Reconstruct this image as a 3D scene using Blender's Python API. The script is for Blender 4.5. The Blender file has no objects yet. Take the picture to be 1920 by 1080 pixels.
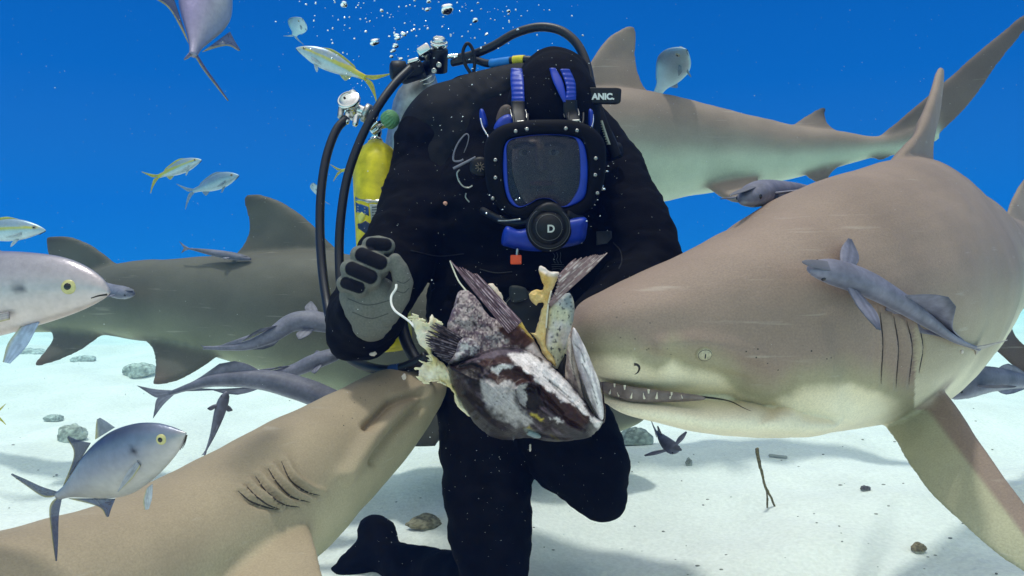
import bpy, bmesh, math, random
import numpy as np
from mathutils import Vector, Matrix, kdtree
from mathutils.bvhtree import BVHTree
from mathutils.geometry import delaunay_2d_cdt
random.seed(7); rng = np.random.default_rng(7)
scene = bpy.context.scene
COL = scene.collection

# ------------------------------------------------------------------ camera
F = 1371.0; CAM_H = 0.75; PITCH = math.atan(60 / F)
cam = bpy.data.cameras.new('camera'); camo = bpy.data.objects.new('camera', cam); COL.objects.link(camo)
camo.location = (0, 0, CAM_H); camo.rotation_euler = (math.pi/2 - PITCH, 0, 0)
cam.sensor_width = 36; cam.lens = F / 1920 * 36; cam.clip_start = .02; cam.clip_end = 400
scene.camera = camo

# ------------------------------------------------------------------ world: the open water round the scene
world = bpy.data.worlds.new('World'); scene.world = world; world.use_nodes = True
nt = world.node_tree; nt.nodes.clear()
wo = nt.nodes.new('ShaderNodeOutputWorld'); bg = nt.nodes.new('ShaderNodeBackground')
tc = nt.nodes.new('ShaderNodeTexCoord'); sx = nt.nodes.new('ShaderNodeSeparateXYZ'); rp = nt.nodes.new('ShaderNodeValToRGB')
nt.links.new(tc.outputs['Generated'], sx.inputs[0]); nt.links.new(sx.outputs['Z'], rp.inputs[0])
el = rp.color_ramp.elements
WR = [(0.0, (.10, .28, .72)), (.07, (.06, .235, .70)), (.22, (.005, .175, .66)), (.36, (.002, .14, .58)), (.55, (.03, .16, .40)), (.72, (1.0, .95, .88)), (1.0, (2.6, 1.98, 1.9))]
while len(el) < len(WR): el.new(.5)
for e, (p, c) in zip(el, WR): e.position = p; e.color = (*c, 1)
# added front fill: the world is brightened behind the camera to light near sides
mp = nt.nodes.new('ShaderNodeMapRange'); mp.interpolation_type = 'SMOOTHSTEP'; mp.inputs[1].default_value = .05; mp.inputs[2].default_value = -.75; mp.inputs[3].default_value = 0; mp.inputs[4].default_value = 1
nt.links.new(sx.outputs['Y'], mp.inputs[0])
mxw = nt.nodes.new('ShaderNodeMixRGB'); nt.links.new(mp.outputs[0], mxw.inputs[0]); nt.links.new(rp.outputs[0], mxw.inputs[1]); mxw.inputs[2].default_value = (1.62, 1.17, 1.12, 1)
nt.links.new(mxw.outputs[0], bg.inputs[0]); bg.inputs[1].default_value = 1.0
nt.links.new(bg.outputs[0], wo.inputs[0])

# ------------------------------------------------------------------ sun through the surface
SUN = Vector((.13, -.08, -1.0)).normalized()
sl = bpy.data.lights.new('sun', 'SUN'); sl.energy = 3.0; sl.angle = math.radians(4); sl.color = (1, .785, .735)
so = bpy.data.objects.new('sun', sl); COL.objects.link(so); so.rotation_euler = SUN.to_track_quat('-Z', 'Y').to_euler(); so.location = (0, 0, 6)
scene.view_settings.view_transform = 'Standard'; scene.view_settings.look = 'None'
scene.view_settings.exposure = -0.40; scene.view_settings.gamma = 1
cy = scene.cycles
cy.use_denoising = True
try: cy.denoiser = 'OPENIMAGEDENOISE'; cy.denoising_input_passes = 'RGB_ALBEDO_NORMAL'
except Exception: pass
cy.max_bounces = 8; cy.transparent_max_bounces = 8; cy.volume_bounces = 1; cy.caustics_reflective = False; cy.caustics_refractive = False

# ------------------------------------------------------------------ helpers
_f = np.array([0, math.cos(PITCH), -math.sin(PITCH)]); _u = np.array([0, math.sin(PITCH), math.cos(PITCH)]); _r = np.array([1., 0, 0])
CAMP = np.array([0, 0, CAM_H])
def W(px, py, d): return CAMP + _r*((px-960)/F*d) + _u*(-(py-540)/F*d) + _f*d
def WA(a):
    a = np.asarray(a, float)
    return CAMP + np.outer((a[:,0]-960)/F*a[:,2], _r) + np.outer(-(a[:,1]-540)/F*a[:,2], _u) + np.outer(a[:,2], _f)
def camdir(x, y, z=0): v = _r*x - _u*y + _f*z; return v/np.linalg.norm(v)     # x right, y down, z away
def PX(V):
    q = V - CAMP; d = q @ _f
    return np.stack([960 + (q @ _r)/d*F, 540 - (q @ _u)/d*F, d], 1)
def nrm(v): return v/np.maximum(np.linalg.norm(v, axis=-1, keepdims=True), 1e-9)
def lin(r, g, b): return tuple(((c/255)/12.92 if c/255 <= .04045 else ((c/255+.055)/1.055)**2.4) for c in (r, g, b))
def interp(rows, n):
    R = np.asarray(rows, float); k = len(R)
    if k == 2: t = np.linspace(0, 1, n)[:,None]; return R[0]*(1-t) + R[1]*t
    P = np.vstack([2*R[0]-R[1], R, 2*R[-1]-R[-2]])
    t = np.linspace(0, k-1-1e-9, n); i = np.floor(t).astype(int); f = (t-i)[:,None]
    p0, p1, p2, p3 = P[i], P[i+1], P[i+2], P[i+3]
    return .5*((2*p1) + (p2-p0)*f + (2*p0-5*p1+4*p2-p3)*f*f + (3*p1-p0-3*p2+p3)*f**3)
def sm(a, b, x): t = np.clip((x-a)/(b-a), 0, 1); return t*t*(3-2*t)
def _h(ix, iy, iz, s):
    n = (ix*374761393 + iy*668265263 + iz*2147483647 + s*974634721) & 0xffffffff
    n = ((n ^ (n >> 13))*1274126177) & 0xffffffff
    return ((n ^ (n >> 16)) & 0xffff)/65535.0
def noise(V, scale, s=0, octs=3):
    V = np.asarray(V, float); out = np.zeros(len(V)); amp = 1; tot = 0
    for o in range(octs):
        q = V*scale*(2**o); i = np.floor(q).astype(np.int64); f = q-i; f = f*f*(3-2*f); r = 0
        for dx in (0, 1):
            for dy in (0, 1):
                for dz in (0, 1):
                    w = (f[:,0] if dx else 1-f[:,0])*(f[:,1] if dy else 1-f[:,1])*(f[:,2] if dz else 1-f[:,2])
                    r = r + w*_h(i[:,0]+dx, i[:,1]+dy, i[:,2]+dz, s+o)
        out += amp*r; tot += amp; amp *= .5
    return out/tot
def mixc(a, b, t): t = np.clip(np.asarray(t), 0, 1)[:,None]; return np.asarray(a)*(1-t) + np.asarray(b)*t

def material(name, col=(.5,.5,.5), attr=False, rough=.6, metal=0, nz=.12, nzs=60, nz2=.0, nz2s=8, bump=0, bs=250, spec=.35, alpha=1, trans=0, spots=False, coat=0, sss=0, scr=0):
    m = bpy.data.materials.new(name); m.use_nodes = True; t = m.node_tree; N = t.nodes; L = t.links
    p = N['Principled BSDF']; p.inputs['Roughness'].default_value = rough; p.inputs['Metallic'].default_value = metal
    p.inputs['Specular IOR Level'].default_value = spec; p.inputs['Alpha'].default_value = alpha
    p.inputs['Transmission Weight'].default_value = trans; p.inputs['Coat Weight'].default_value = coat
    if sss: p.inputs['Subsurface Weight'].default_value = sss; p.inputs['Subsurface Radius'].default_value = (.01, .006, .004)
    tcn = N.new('ShaderNodeTexCoord')
    if attr: c = N.new('ShaderNodeAttribute'); c.attribute_name = 'col'; src = c.outputs['Color']
    else: c = N.new('ShaderNodeRGB'); c.outputs[0].default_value = (*col, 1); src = c.outputs[0]
    def mul(src, scale, amt):
        n = N.new('ShaderNodeTexNoise'); n.inputs['Scale'].default_value = scale; n.inputs['Detail'].default_value = 4
        L.new(tcn.outputs['Object'], n.inputs['Vector'])
        mr = N.new('ShaderNodeMapRange'); mr.inputs[1].default_value = .3; mr.inputs[2].default_value = .7
        mr.inputs[3].default_value = 1-amt; mr.inputs[4].default_value = 1+amt; L.new(n.outputs['Fac'], mr.inputs[0])
        v = N.new('ShaderNodeVectorMath'); v.operation = 'SCALE'; L.new(src, v.inputs[0]); L.new(mr.outputs[0], v.inputs['Scale'])
        return v.outputs[0]
    if nz: src = mul(src, nzs, nz)
    if nz2: src = mul(src, nz2s, nz2)
    if scr:                                               # old pale scratches running along the body
        mpn = N.new('ShaderNodeMapping'); mpn.inputs['Scale'].default_value = (5, 14, 95); mpn.inputs['Rotation'].default_value = (.2, .35, .3); L.new(tcn.outputs['Object'], mpn.inputs[0])
        n = N.new('ShaderNodeTexNoise'); n.inputs['Scale'].default_value = 1; n.inputs['Detail'].default_value = 3; L.new(mpn.outputs[0], n.inputs['Vector'])
        mr = N.new('ShaderNodeMapRange'); mr.inputs[1].default_value = .66; mr.inputs[2].default_value = .74; mr.inputs[4].default_value = scr; L.new(n.outputs['Fac'], mr.inputs[0])
        mx = N.new('ShaderNodeMixRGB'); L.new(mr.outputs[0], mx.inputs[0]); L.new(src, mx.inputs[1]); mx.inputs[2].default_value = (.62, .55, .47, 1); src = mx.outputs[0]
    if spots:                                             # sparse dark pores, only where the pigment attribute says so
        vo = N.new('ShaderNodeTexVoronoi'); vo.inputs['Scale'].default_value = 70; L.new(tcn.outputs['Object'], vo.inputs['Vector'])
        lt = N.new('ShaderNodeMath'); lt.operation = 'LESS_THAN'; lt.inputs[1].default_value = .095; L.new(vo.outputs['Distance'], lt.inputs[0])
        at = N.new('ShaderNodeAttribute'); at.attribute_name = 'spot'
        mu = N.new('ShaderNodeMath'); mu.operation = 'MULTIPLY'; L.new(lt.outputs[0], mu.inputs[0]); L.new(at.outputs['Fac'], mu.inputs[1])
        mx = N.new('ShaderNodeMixRGB'); L.new(mu.outputs[0], mx.inputs[0]); L.new(src, mx.inputs[1]); mx.inputs[2].default_value = (.05, .042, .035, 1); src = mx.outputs[0]
    L.new(src, p.inputs['Base Color'])
    if bump:
        n = N.new('ShaderNodeTexNoise'); n.inputs['Scale'].default_value = bs; n.inputs['Detail'].default_value = 3; L.new(tcn.outputs['Object'], n.inputs['Vector'])
        b = N.new('ShaderNodeBump'); b.inputs['Strength'].default_value = .6; b.inputs['Distance'].default_value = bump
        L.new(n.outputs['Fac'], b.inputs['Height']); L.new(b.outputs[0], p.inputs['Normal'])
    return m

ORG = {}
def tag(o, label=None, cat=None, group=None, kind=None):
    if label: o['label'] = label
    if cat: o['category'] = cat
    if group: o['group'] = group
    if kind: o['kind'] = kind
    return o
def empty(name, loc, label, cat, group=None):
    o = bpy.data.objects.new(name, None); COL.objects.link(o); o.location = loc; o.empty_display_size = .05
    ORG[o.name] = np.array(loc, float); return tag(o, label, cat, group)
def make_mesh(name, V, Fc, col=None, smooth=True, fl=None):
    me = bpy.data.meshes.new(name); me.from_pydata(np.asarray(V).tolist(), [], Fc)
    if col is not None:
        a = me.attributes.new('col', 'FLOAT_COLOR', 'POINT'); c = np.ones((len(V), 4)); c[:,:3] = col; a.data.foreach_set('color', c.ravel())
    for k, v in (fl or {}).items():
        a = me.attributes.new(k, 'FLOAT', 'POINT'); a.data.foreach_set('value', np.asarray(v, float))
    if smooth: me.polygons.foreach_set('use_smooth', [True]*len(me.polygons))
    bm = bmesh.new(); bm.from_mesh(me); bmesh.ops.recalc_face_normals(bm, faces=bm.faces); bm.to_mesh(me); bm.free()
    return me
def obj(name, geo, mat, parent=None, col=None, smooth=True, fl=None, org=None):
    V, Fc = geo[0], geo[1]; V = np.asarray(V, float)
    if parent is not None: P = ORG[parent.name]
    else: P = np.array(org) if org is not None else np.array([V[:,0].mean(), V[:,1].mean(), V[:,2].min()])
    o = bpy.data.objects.new(name, make_mesh(name, V-P, Fc, col, smooth, fl)); COL.objects.link(o)
    o.data.materials.append(mat)
    if parent is not None: o.parent = parent
    else: o.location = P
    ORG[o.name] = P
    return o
def join(*gs):
    Vs, Fs, off = [], [], 0
    for g in gs:
        Vs.append(np.asarray(g[0])); Fs += [tuple(i+off for i in f) for f in g[1]]; off += len(g[0])
    return np.vstack(Vs), Fs

# rings -> closed skin
def skin(R):
    n, m, _ = R.shape; V = R.reshape(-1, 3); Fs = []
    for i in range(n-1):
        for j in range(m):
            k = (j+1) % m; Fs.append((i*m+j, i*m+k, (i+1)*m+k, (i+1)*m+j))
    V = np.vstack([V, R[0].mean(0), R[-1].mean(0)]); a, b = n*m, n*m+1
    for j in range(m):
        k = (j+1) % m; Fs.append((a, k, j)); Fs.append((b, (n-1)*m+j, (n-1)*m+k))
    return V, Fs
def spow(x, p): return np.sign(x)*np.abs(x)**p
def loft(C, U, S, m=36, ex=2.0):
    n = len(C); a = np.linspace(0, 2*math.pi, m, endpoint=False)[None]; E = 2/np.broadcast_to(np.asarray(ex, float), (n,))[:,None]; ca, sa = spow(np.cos(a), E), spow(np.sin(a), E)
    R = C[:,None,:] + U[:,None,:]*sa[:,:,None] + S[:,None,:]*ca[:,:,None]
    V, Fs = skin(R)
    u = np.repeat(np.linspace(0, 1, n), m); v = sa.ravel(); s = ca.ravel()
    return V, Fs, dict(u=np.append(u, [0, 1]), v=np.append(v, [0, 0]), s=np.append(s, [0, 0]))
def loft_px(rows, n=90, m=40, ex=2.2):                    # rows: top x,y  bottom x,y  depth  half width  (roll: extra depth of the top)
    rows = [tuple(r) + (0,)*(7-len(r)) for r in rows]; R = interp(rows, n)
    T = WA(np.stack([R[:,0], R[:,1], R[:,4]+R[:,6]], 1)); B = WA(np.stack([R[:,2], R[:,3], R[:,4]-R[:,6]], 1))
    C = (T+B)/2; U = (T-B)/2; t = nrm(np.gradient(C, axis=0)); S = nrm(np.cross(t, U))*np.maximum(R[:,5], .002)[:,None]
    return loft(C, U, S, m, ex)
def fin3(le, te, th, n=26, k=9, tmin=.0015):              # lens-section fin between a leading and a trailing edge (root to tip)
    L, T = interp(le, n), interp(te, n); c = T-L; mid = (L+T)/2; sp = np.gradient(mid, axis=0); N = nrm(np.cross(c, sp))
    s = np.linspace(0, 1, n); x = (1-np.cos(np.linspace(0, math.pi, k)))/2
    pr = 1.9*np.sqrt(x)*(1-x)**.9; half = .5*(th*(1-s)**.8)[:,None]*pr[None,:] + tmin*.5
    half[:,0] = tmin*.25; half[:,-1] = tmin*.25
    up = L[:,None,:] + c[:,None,:]*x[None,:,None] + N[:,None,:]*half[:,:,None]
    lo = L[:,None,:] + c[:,None,:]*x[None,:,None] - N[:,None,:]*half[:,:,None]
    R = np.concatenate([up, lo[:,::-1,:]], 1); V, Fs = skin(R)
    xx = np.concatenate([x, x[::-1]]); u = np.tile(xx, n); v = np.repeat(s, 2*k); sd = np.tile(np.concatenate([np.ones(k), -np.ones(k)]), n)
    return V, Fs, dict(u=np.append(u, [.5, .5]), v=np.append(v, [0, 1]), s=np.append(sd, [0, 0]))
def fin_px(le, te, th, **k): return fin3(WA(le), WA(te), th, **k)
def tube3(P, r, n=60, m=12, r1=None):
    P = interp(P, n); t = nrm(np.gradient(P, axis=0)); up = np.array([.13, .31, .94]); N = np.zeros_like(P)
    v = np.cross(t[0], up); v /= np.linalg.norm(v)
    for i in range(n):
        v = v - t[i]*(v @ t[i]); v /= np.linalg.norm(v); N[i] = v
    B = np.cross(t, N); rr = np.linspace(r, r if r1 is None else r1, n)[:,None]
    g = loft(P, N*rr, B*rr, m); return g
def tube_px(P, r, **k): return tube3(WA(P), r, **k)
def rcone(p0, r0, p1, r1, m=20):
    p0, p1 = np.array(p0, float), np.array(p1, float); a = p1-p0; l = np.linalg.norm(a); a = a/max(l, 1e-9)
    q = np.array([1., 0, 0]) if abs(a[0]) < .8 else np.array([0, 0, 1.]); s = np.cross(a, q); s /= np.linalg.norm(s); b = np.cross(a, s)
    C, r = [], []
    for th in np.linspace(-math.pi/2+.12, 0, 7): C.append(p0 + a*r0*math.sin(th)); r.append(r0*math.cos(th))
    for f in np.linspace(.1, .9, 7): C.append(p0*(1-f)+p1*f); r.append(r0*(1-f)+r1*f)
    for th in np.linspace(0, math.pi/2-.12, 7): C.append(p1 + a*r1*math.sin(th)); r.append(r1*math.cos(th))
    C = np.array(C); r = np.array(r)[:,None]; return loft(C, s*r, b*r, m)
def ellipsoid(c, ax, ay, az, m=24, n=16):                 # three half-axis vectors
    th = np.linspace(-math.pi/2+.05, math.pi/2-.05, n); c = np.array(c, float)
    C = c + np.outer(np.sin(th), az); k = np.cos(th)[:,None]
    return loft(C, np.array(ay)[None]*k, np.array(ax)[None]*k, m)
def lathe(prof, base, axis, m=32):                        # prof: (radius, height) along axis
    a = nrm(np.array(axis, float)); q = np.array([0, 0, 1.]) if abs(a[2]) < .8 else np.array([1., 0, 0]); s = np.cross(a, q); s /= np.linalg.norm(s); b = np.cross(a, s)
    pr = np.array(prof, float); C = np.array(base) + np.outer(pr[:,1], a); r = np.maximum(pr[:,0], 1e-4)[:,None]
    return loft(C, s*r, b*r, m)
def rbox(c, ax, ay, az, bev=.15):                         # half-axis vectors, bevelled
    bm = bmesh.new(); bmesh.ops.create_cube(bm, size=2)
    bmesh.ops.bevel(bm, geom=bm.edges[:], offset=bev, segments=3, profile=.5, affect='EDGES')
    A = np.array([ax, ay, az]); V = np.array([v.co[:] for v in bm.verts]) @ A + np.array(c); bm.verts.index_update()
    Fs = [tuple(v.index for v in f.verts) for f in bm.faces]; bm.free(); return V, Fs
def fuse(geos, voxel, smooth=6, attrs=None, csm=6):              # one continuous skin over several closed shells; attrs: per-geo arrays carried over
    V, Fs = join(*geos); o = bpy.data.objects.new('t', make_mesh('t', V, Fs)); COL.objects.link(o)
    r = o.modifiers.new('r', 'REMESH'); r.mode = 'VOXEL'; r.voxel_size = voxel
    if smooth: s = o.modifiers.new('s', 'SMOOTH'); s.factor = .5; s.iterations = smooth
    dg = bpy.context.evaluated_depsgraph_get(); me = bpy.data.meshes.new_from_object(o.evaluated_get(dg))
    n = len(me.vertices); v = np.empty(n*3); me.vertices.foreach_get('co', v); v = v.reshape(-1, 3)
    nn = np.empty(n*3); me.vertices.foreach_get('normal', nn); nn = nn.reshape(-1, 3)
    fs = [tuple(p.vertices) for p in me.polygons]
    bpy.data.objects.remove(o); bpy.data.meshes.remove(me); out = None
    if attrs is not None:
        A = np.vstack(attrs); kd = kdtree.KDTree(len(V))
        for i, q in enumerate(V): kd.insert(q, i)
        kd.balance(); out = np.zeros((n, A.shape[1]))
        for i in range(n):
            f = kd.find_n(v[i], 4); w = np.array([1/(x[2]+1e-4) for x in f]); out[i] = (A[[x[1] for x in f]]*w[:,None]).sum(0)/w.sum()
        E = np.array([(f[i], f[(i+1) % len(f)]) for f in fs for i in range(len(f))]); dg_ = np.bincount(E[:,0], minlength=n)[:,None] + 1.0
        for _ in range(csm):
            acc = out.copy(); np.add.at(acc, E[:,0], out[E[:,1]]); out = acc/dg_
    return v, fs, nn, out
def bvh_of(geo): return BVHTree.FromPolygons([tuple(p) for p in geo[0]], [tuple(f) for f in geo[1]])
def hit(b, px, py):
    d = W(px, py, 1.0) - CAMP; r = b.ray_cast(Vector(CAMP), Vector(d))
    return (np.array(r[0]), np.array(r[1])) if r[0] is not None else (None, None)
def on_skin(b, pts, lift=.0, n=30):
    out = []
    for q in interp(pts, n):
        p, nn = hit(b, q[0], q[1])
        if p is not None:
            if nn @ (p-CAMP) > 0: nn = -nn
            out.append(p + nn*lift)
    return np.array(out)
def sdist(P, poly):                                       # signed distance, inside positive
    poly = np.asarray(poly, float); A = poly; B = np.roll(poly, -1, 0); d2 = np.full(len(P), 1e18); ins = np.zeros(len(P), bool)
    for a, b in zip(A, B):
        ab = b-a; t = np.clip(((P-a) @ ab)/(ab @ ab+1e-12), 0, 1); q = P - a - t[:,None]*ab; d2 = np.minimum(d2, (q*q).sum(1))
        c = ((a[1] > P[:,1]) != (b[1] > P[:,1])); x = (b[0]-a[0])*(P[:,1]-a[1])/((b[1]-a[1]) if b[1] != a[1] else 1e-12) + a[0]; ins ^= c & (P[:,0] < x)
    d = np.sqrt(d2); return np.where(ins, d, -d)
def ldist(P, line):
    line = np.asarray(line, float); d2 = np.full(len(P), 1e18)
    for a, b in zip(line[:-1], line[1:]):
        ab = b-a; t = np.clip(((P-a) @ ab)/(ab @ ab+1e-12), 0, 1); q = P-a-t[:,None]*ab; d2 = np.minimum(d2, (q*q).sum(1))
    return np.sqrt(d2)
def curve_poly(poly, per=6):                              # smooth closed outline
    P = np.asarray(poly, float); k = len(P); Q = np.vstack([P[-1:], P, P[:2]]); out = []
    for i in range(k):
        p0, p1, p2, p3 = Q[i], Q[i+1], Q[i+2], Q[i+3]
        for f in np.linspace(0, 1, per, endpoint=False): out.append(.5*(2*p1+(p2-p0)*f+(2*p0-5*p1+4*p2-p3)*f*f+(3*p1-p0-3*p2+p3)*f**3))
    return np.array(out)
def inflate(poly, depth, thick, rad, step=3.0, relief=None, back=1.0, ragged=0, per=6, seed=0, seam=.0012):
    """closed solid with a traced outline: lens-like front and back. depth: number or f(P); thick: metres; rad: px over which it rounds off"""
    O = curve_poly(poly, per) if per > 1 else np.asarray(poly, float)
    if ragged: O = O + (np.stack([noise(np.c_[O*.09, O[:,:1]*0], 1.7, seed), noise(np.c_[O*.09, O[:,:1]*0+9], 1.7, seed+5)], 1)-.5)*2*ragged
    mn, mx = O.min(0), O.max(0); gx, gy = np.meshgrid(np.arange(mn[0], mx[0], step), np.arange(mn[1], mx[1], step)); gx[::2] += step/2
    G = np.stack([gx.ravel(), gy.ravel()], 1); G = G[sdist(G, O) > step*.6]
    k = len(O); pts = np.vstack([O, G])
    r = delaunay_2d_cdt([Vector(p) for p in pts], [(i, (i+1) % k) for i in range(k)], [list(range(k))], 1, 1e-4)
    P = np.array([tuple(v) for v in r[0]]); tri = [tuple(f) for f in r[2]]
    D = np.maximum(sdist(P, O), 0); e = D < .05; q = 1-np.minimum(D/rad, 1); h = thick*np.sqrt(np.maximum(1-q*q, 0)) + seam
    d0 = depth(P) if callable(depth) else np.full(len(P), float(depth))
    rel = relief(P)*np.minimum(D/6, 1) if relief is not None else 0
    n = len(P); f = WA(np.c_[P, d0-h-rel]); b = WA(np.c_[P, d0+h*back])
    edges = {}
    for t in tri:
        for i in range(3):
            a, c = t[i], t[(i+1) % 3]; edges[(a, c)] = 1
    Fs = list(tri) + [(t[2]+n, t[1]+n, t[0]+n) for t in tri]
    for (a, c) in edges:
        if (c, a) not in edges: Fs.append((c, a, a+n, c+n))
    return np.vstack([f, b]), Fs, np.vstack([P, P]), np.concatenate([D, D])
def add_text(txt, size, mat, name, origin, xdir, ydir, parent, extr=.0006, bold=0):
    cu = bpy.data.curves.new('t', 'FONT'); cu.body = txt; cu.size = size; cu.extrude = extr; cu.offset = bold; cu.align_x = 'CENTER'; cu.align_y = 'CENTER'
    o = bpy.data.objects.new('t', cu); COL.objects.link(o); dg = bpy.context.evaluated_depsgraph_get(); dg.update()
    me = bpy.data.meshes.new_from_object(o.evaluated_get(dg)); V = np.array([v.co[:] for v in me.vertices]); fs = [tuple(p.vertices) for p in me.polygons]
    bpy.data.objects.remove(o); bpy.data.meshes.remove(me)
    xd, yd = nrm(np.array(xdir)), nrm(np.array(ydir)); zd = np.cross(xd, yd)
    return obj(name, (np.array(origin) + np.outer(V[:,0], xd) + np.outer(V[:,1], yd) + np.outer(V[:,2], zd), fs), mat, parent, smooth=False)
# ------------------------------------------------------------------ materials
m_skin = material('shark_skin', attr=True, rough=.62, nz=.10, nzs=330, nz2=.13, nz2s=6, scr=.22, bump=.0012, bs=420, spec=.25, spots=True)
m_fish = material('fish_skin', attr=True, rough=.33, metal=.35, nz=.08, nzs=120, nz2=.06, nz2s=20, bump=.0006, bs=300, spec=.5)
m_fishfin = material('fish_fin', attr=True, rough=.5, nz=.15, nzs=150, alpha=.72, spec=.3)
m_remora = material('remora_skin', attr=True, rough=.55, nz=.14, nzs=110, nz2=.10, nz2s=25, bump=.0006, bs=300, spec=.3)
m_black = material('eye_black', (.004, .004, .005), rough=.15, nz=0, spec=.6)
m_slit = material('slit_dark', (.055, .047, .042), rough=.9, nz=0, spec=.1)
m_gum = material('gum', (.20, .155, .14), rough=.5, nz=.3, nzs=90)
m_tooth = material('tooth', (.75, .68, .55), rough=.35, nz=.05)
m_iris = material('iris', (.42, .37, .26), rough=.25, nz=.2, nzs=220)
m_yiris = material('yellow_iris', (.62, .50, .10), rough=.25, nz=.15, nzs=200)

# ------------------------------------------------------------------ seabed
def ground_h(x, y):
    V = np.stack([x, y, x*0], 1); r = np.hypot(x, y)
    h = (noise(V, .55, 3)-.5)*.22 + (noise(V, 1.7, 9)-.5)*.13 + (noise(V, 6, 12)-.5)*.030
    rip = np.sin((y*1.0 + .35*x + .35*noise(V, 1.1, 21)*6)*9.0)
    return (h + rip*.007*sm(.3, .7, noise(V, .8, 30)))*np.clip(1.2-r/30, .2, 1)
def axis_pts(lo, hi, near, far):
    out = [0.0]; 
    while out[-1] < hi: out.append(out[-1] + near + far*abs(out[-1]))
    neg = [0.0]
    while neg[-1] > lo: neg.append(neg[-1] - near - far*abs(neg[-1]))
    return np.array(sorted(set(neg[1:] + out)))
gxs, gys = axis_pts(-40, 40, .022, .012), axis_pts(-12, 42, .022, .008)
GX, GY = np.meshgrid(gxs, gys); gx, gy = GX.ravel(), GY.ravel(); nX, nY = len(gxs), len(gys)
gV = np.stack([gx, gy, ground_h(gx, gy)], 1); gF = [(j*nX+i, j*nX+i+1, (j+1)*nX+i+1, (j+1)*nX+i) for j in range(nY-1) for i in range(nX-1)]
m_sand = material('sand', (.86, .84, .79), rough=.95, nz=.07, nzs=90, nz2=.07, nz2s=3, bump=.016, bs=34, spec=.05)
seabed = obj('seabed', (gV, gF), m_sand, org=(0, 0, 0)); tag(seabed, kind='structure')
def ground_pt(px, py, up=0):
    d = W(px, py, 1.0)-CAMP; t = -CAMP[2]/d[2]
    for _ in range(6):
        p = CAMP + d*t; t += (ground_h(p[:1], p[1:2])[0]-p[2])/d[2]
    p = CAMP + d*t; p[2] += up; return p, t

# ------------------------------------------------------------------ sharks
SH_TOP, SH_MID, SH_LOW = np.array(lin(146, 125, 112)), np.array(lin(172, 158, 134)), np.array(lin(230, 218, 190))
def shark_col(geo, lo=-.55, hi=.05, top=SH_TOP, mid=SH_MID, low=SH_LOW, amp=.35, seed=0):
    V, a = geo[0], geo[2]; n = noise(V, 5, seed)-.5
    v = a['v'] + n*amp
    return mixc(mixc(low, mid, sm(lo-.25, lo+.15, v)), top, sm(lo+.1, hi+.25, v))
def fin_col(geo, base, tip, k=.6, dark_u=None):
    a = geo[2]; return mixc(base, tip, sm(k, 1, a['v']))
def eye_on(b, px, py, rad, parent, iris, slit=True, lid=None, look=None, pr=.5):
    p, n = hit(b, px, py)
    if p is None: return
    if n @ (p-CAMP) > 0: n = -n
    if look is not None: n = nrm(n + np.array(look))
    q = np.array([0, 0, 1.]); s = nrm(np.cross(n, q)); t = np.cross(s, n)
    obj('eye', ellipsoid(p + n*rad*.05, s*rad, t*rad, n*rad*.55), iris, parent)
    w = (.15, .52) if slit else (pr, pr)
    obj('pupil', ellipsoid(p + n*rad*.42, s*rad*w[0], t*rad*w[1], n*rad*.22, 16, 10), m_black, parent)
    if lid is not None:
        a = np.linspace(0, 2*math.pi, 25); ring = p + n*rad*.12 + rad*1.06*(np.outer(np.cos(a), s) + np.outer(np.sin(a), t)); obj('eyelid', tube3(ring, rad*.13, n=60, m=8), lid, parent); ring = p + n*rad*.34 + rad*.80*(np.outer(np.cos(a), s) + np.outer(np.sin(a), t)); obj('iris_rim', tube3(ring, rad*.05, n=60, m=6), m_slit, parent)
m_lid = material('eyelid', lin(150, 138, 110), rough=.6)

def folds(V, N, lines, k, dx=5, groove=.005, flap=.006, w=7.0):   # each gill cover stands proud of the next
    P = PX(V); q = P[:,:2]; out = V.copy()
    for ln in lines:
        L = np.array(interp(ln, 20)); mid = len(L)//2; f = np.clip(1-np.abs((q-L.mean(0)) @ nrm(L[-1]-L[0]))/(np.linalg.norm(L[-1]-L[0])*.62), 0, 1)**.5*k
        out = out - N*(groove*np.exp(-(ldist(q, L)/(w*.62))**2)*f)[:,None] + N*(flap*np.exp(-(ldist(q, L+np.array(dx))/w)**2)*f)[:,None]
    return out
def gills(b, lines, parent, r=.0022, lip=None):
    for ln in lines:
        P = on_skin(b, ln, r*.2, 24)
        if len(P) < 8: continue
        t = np.sin(np.linspace(0, math.pi, 24))**.6
        g = tube3(P, r, n=40, m=8); V = g[0].copy(); C = interp(P, 40); sc = (np.sin(np.linspace(0.05, math.pi-.05, 40))**.6)
        V[:40*8] = (C[:,None,:] + (V[:40*8].reshape(40, 8, 3)-C[:,None,:])*sc[:,None,None]).reshape(-1, 3)
        obj('gill_slit', (V, g[1]), m_slit, parent)  # dark tube stands in for the shade inside the slit
        if lip is not None:
            P2 = on_skin(b, [(q[0]+lip[0], q[1]+lip[1]) for q in ln], lip[2], 24)
            if len(P2) > 8: 
                g = tube3(P2, r*1.5, n=40, m=8); V = g[0].copy(); C = interp(P2, 40)
                V[:320] = (C[:,None,:] + (V[:320].reshape(40, 8, 3)-C[:,None,:])*sc[:,None,None]).reshape(-1, 3)
                obj('gill_flap', (V, g[1]), m_flap, parent)
m_flap = material('gill_flap', lin(196, 180, 150), rough=.6)

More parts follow.
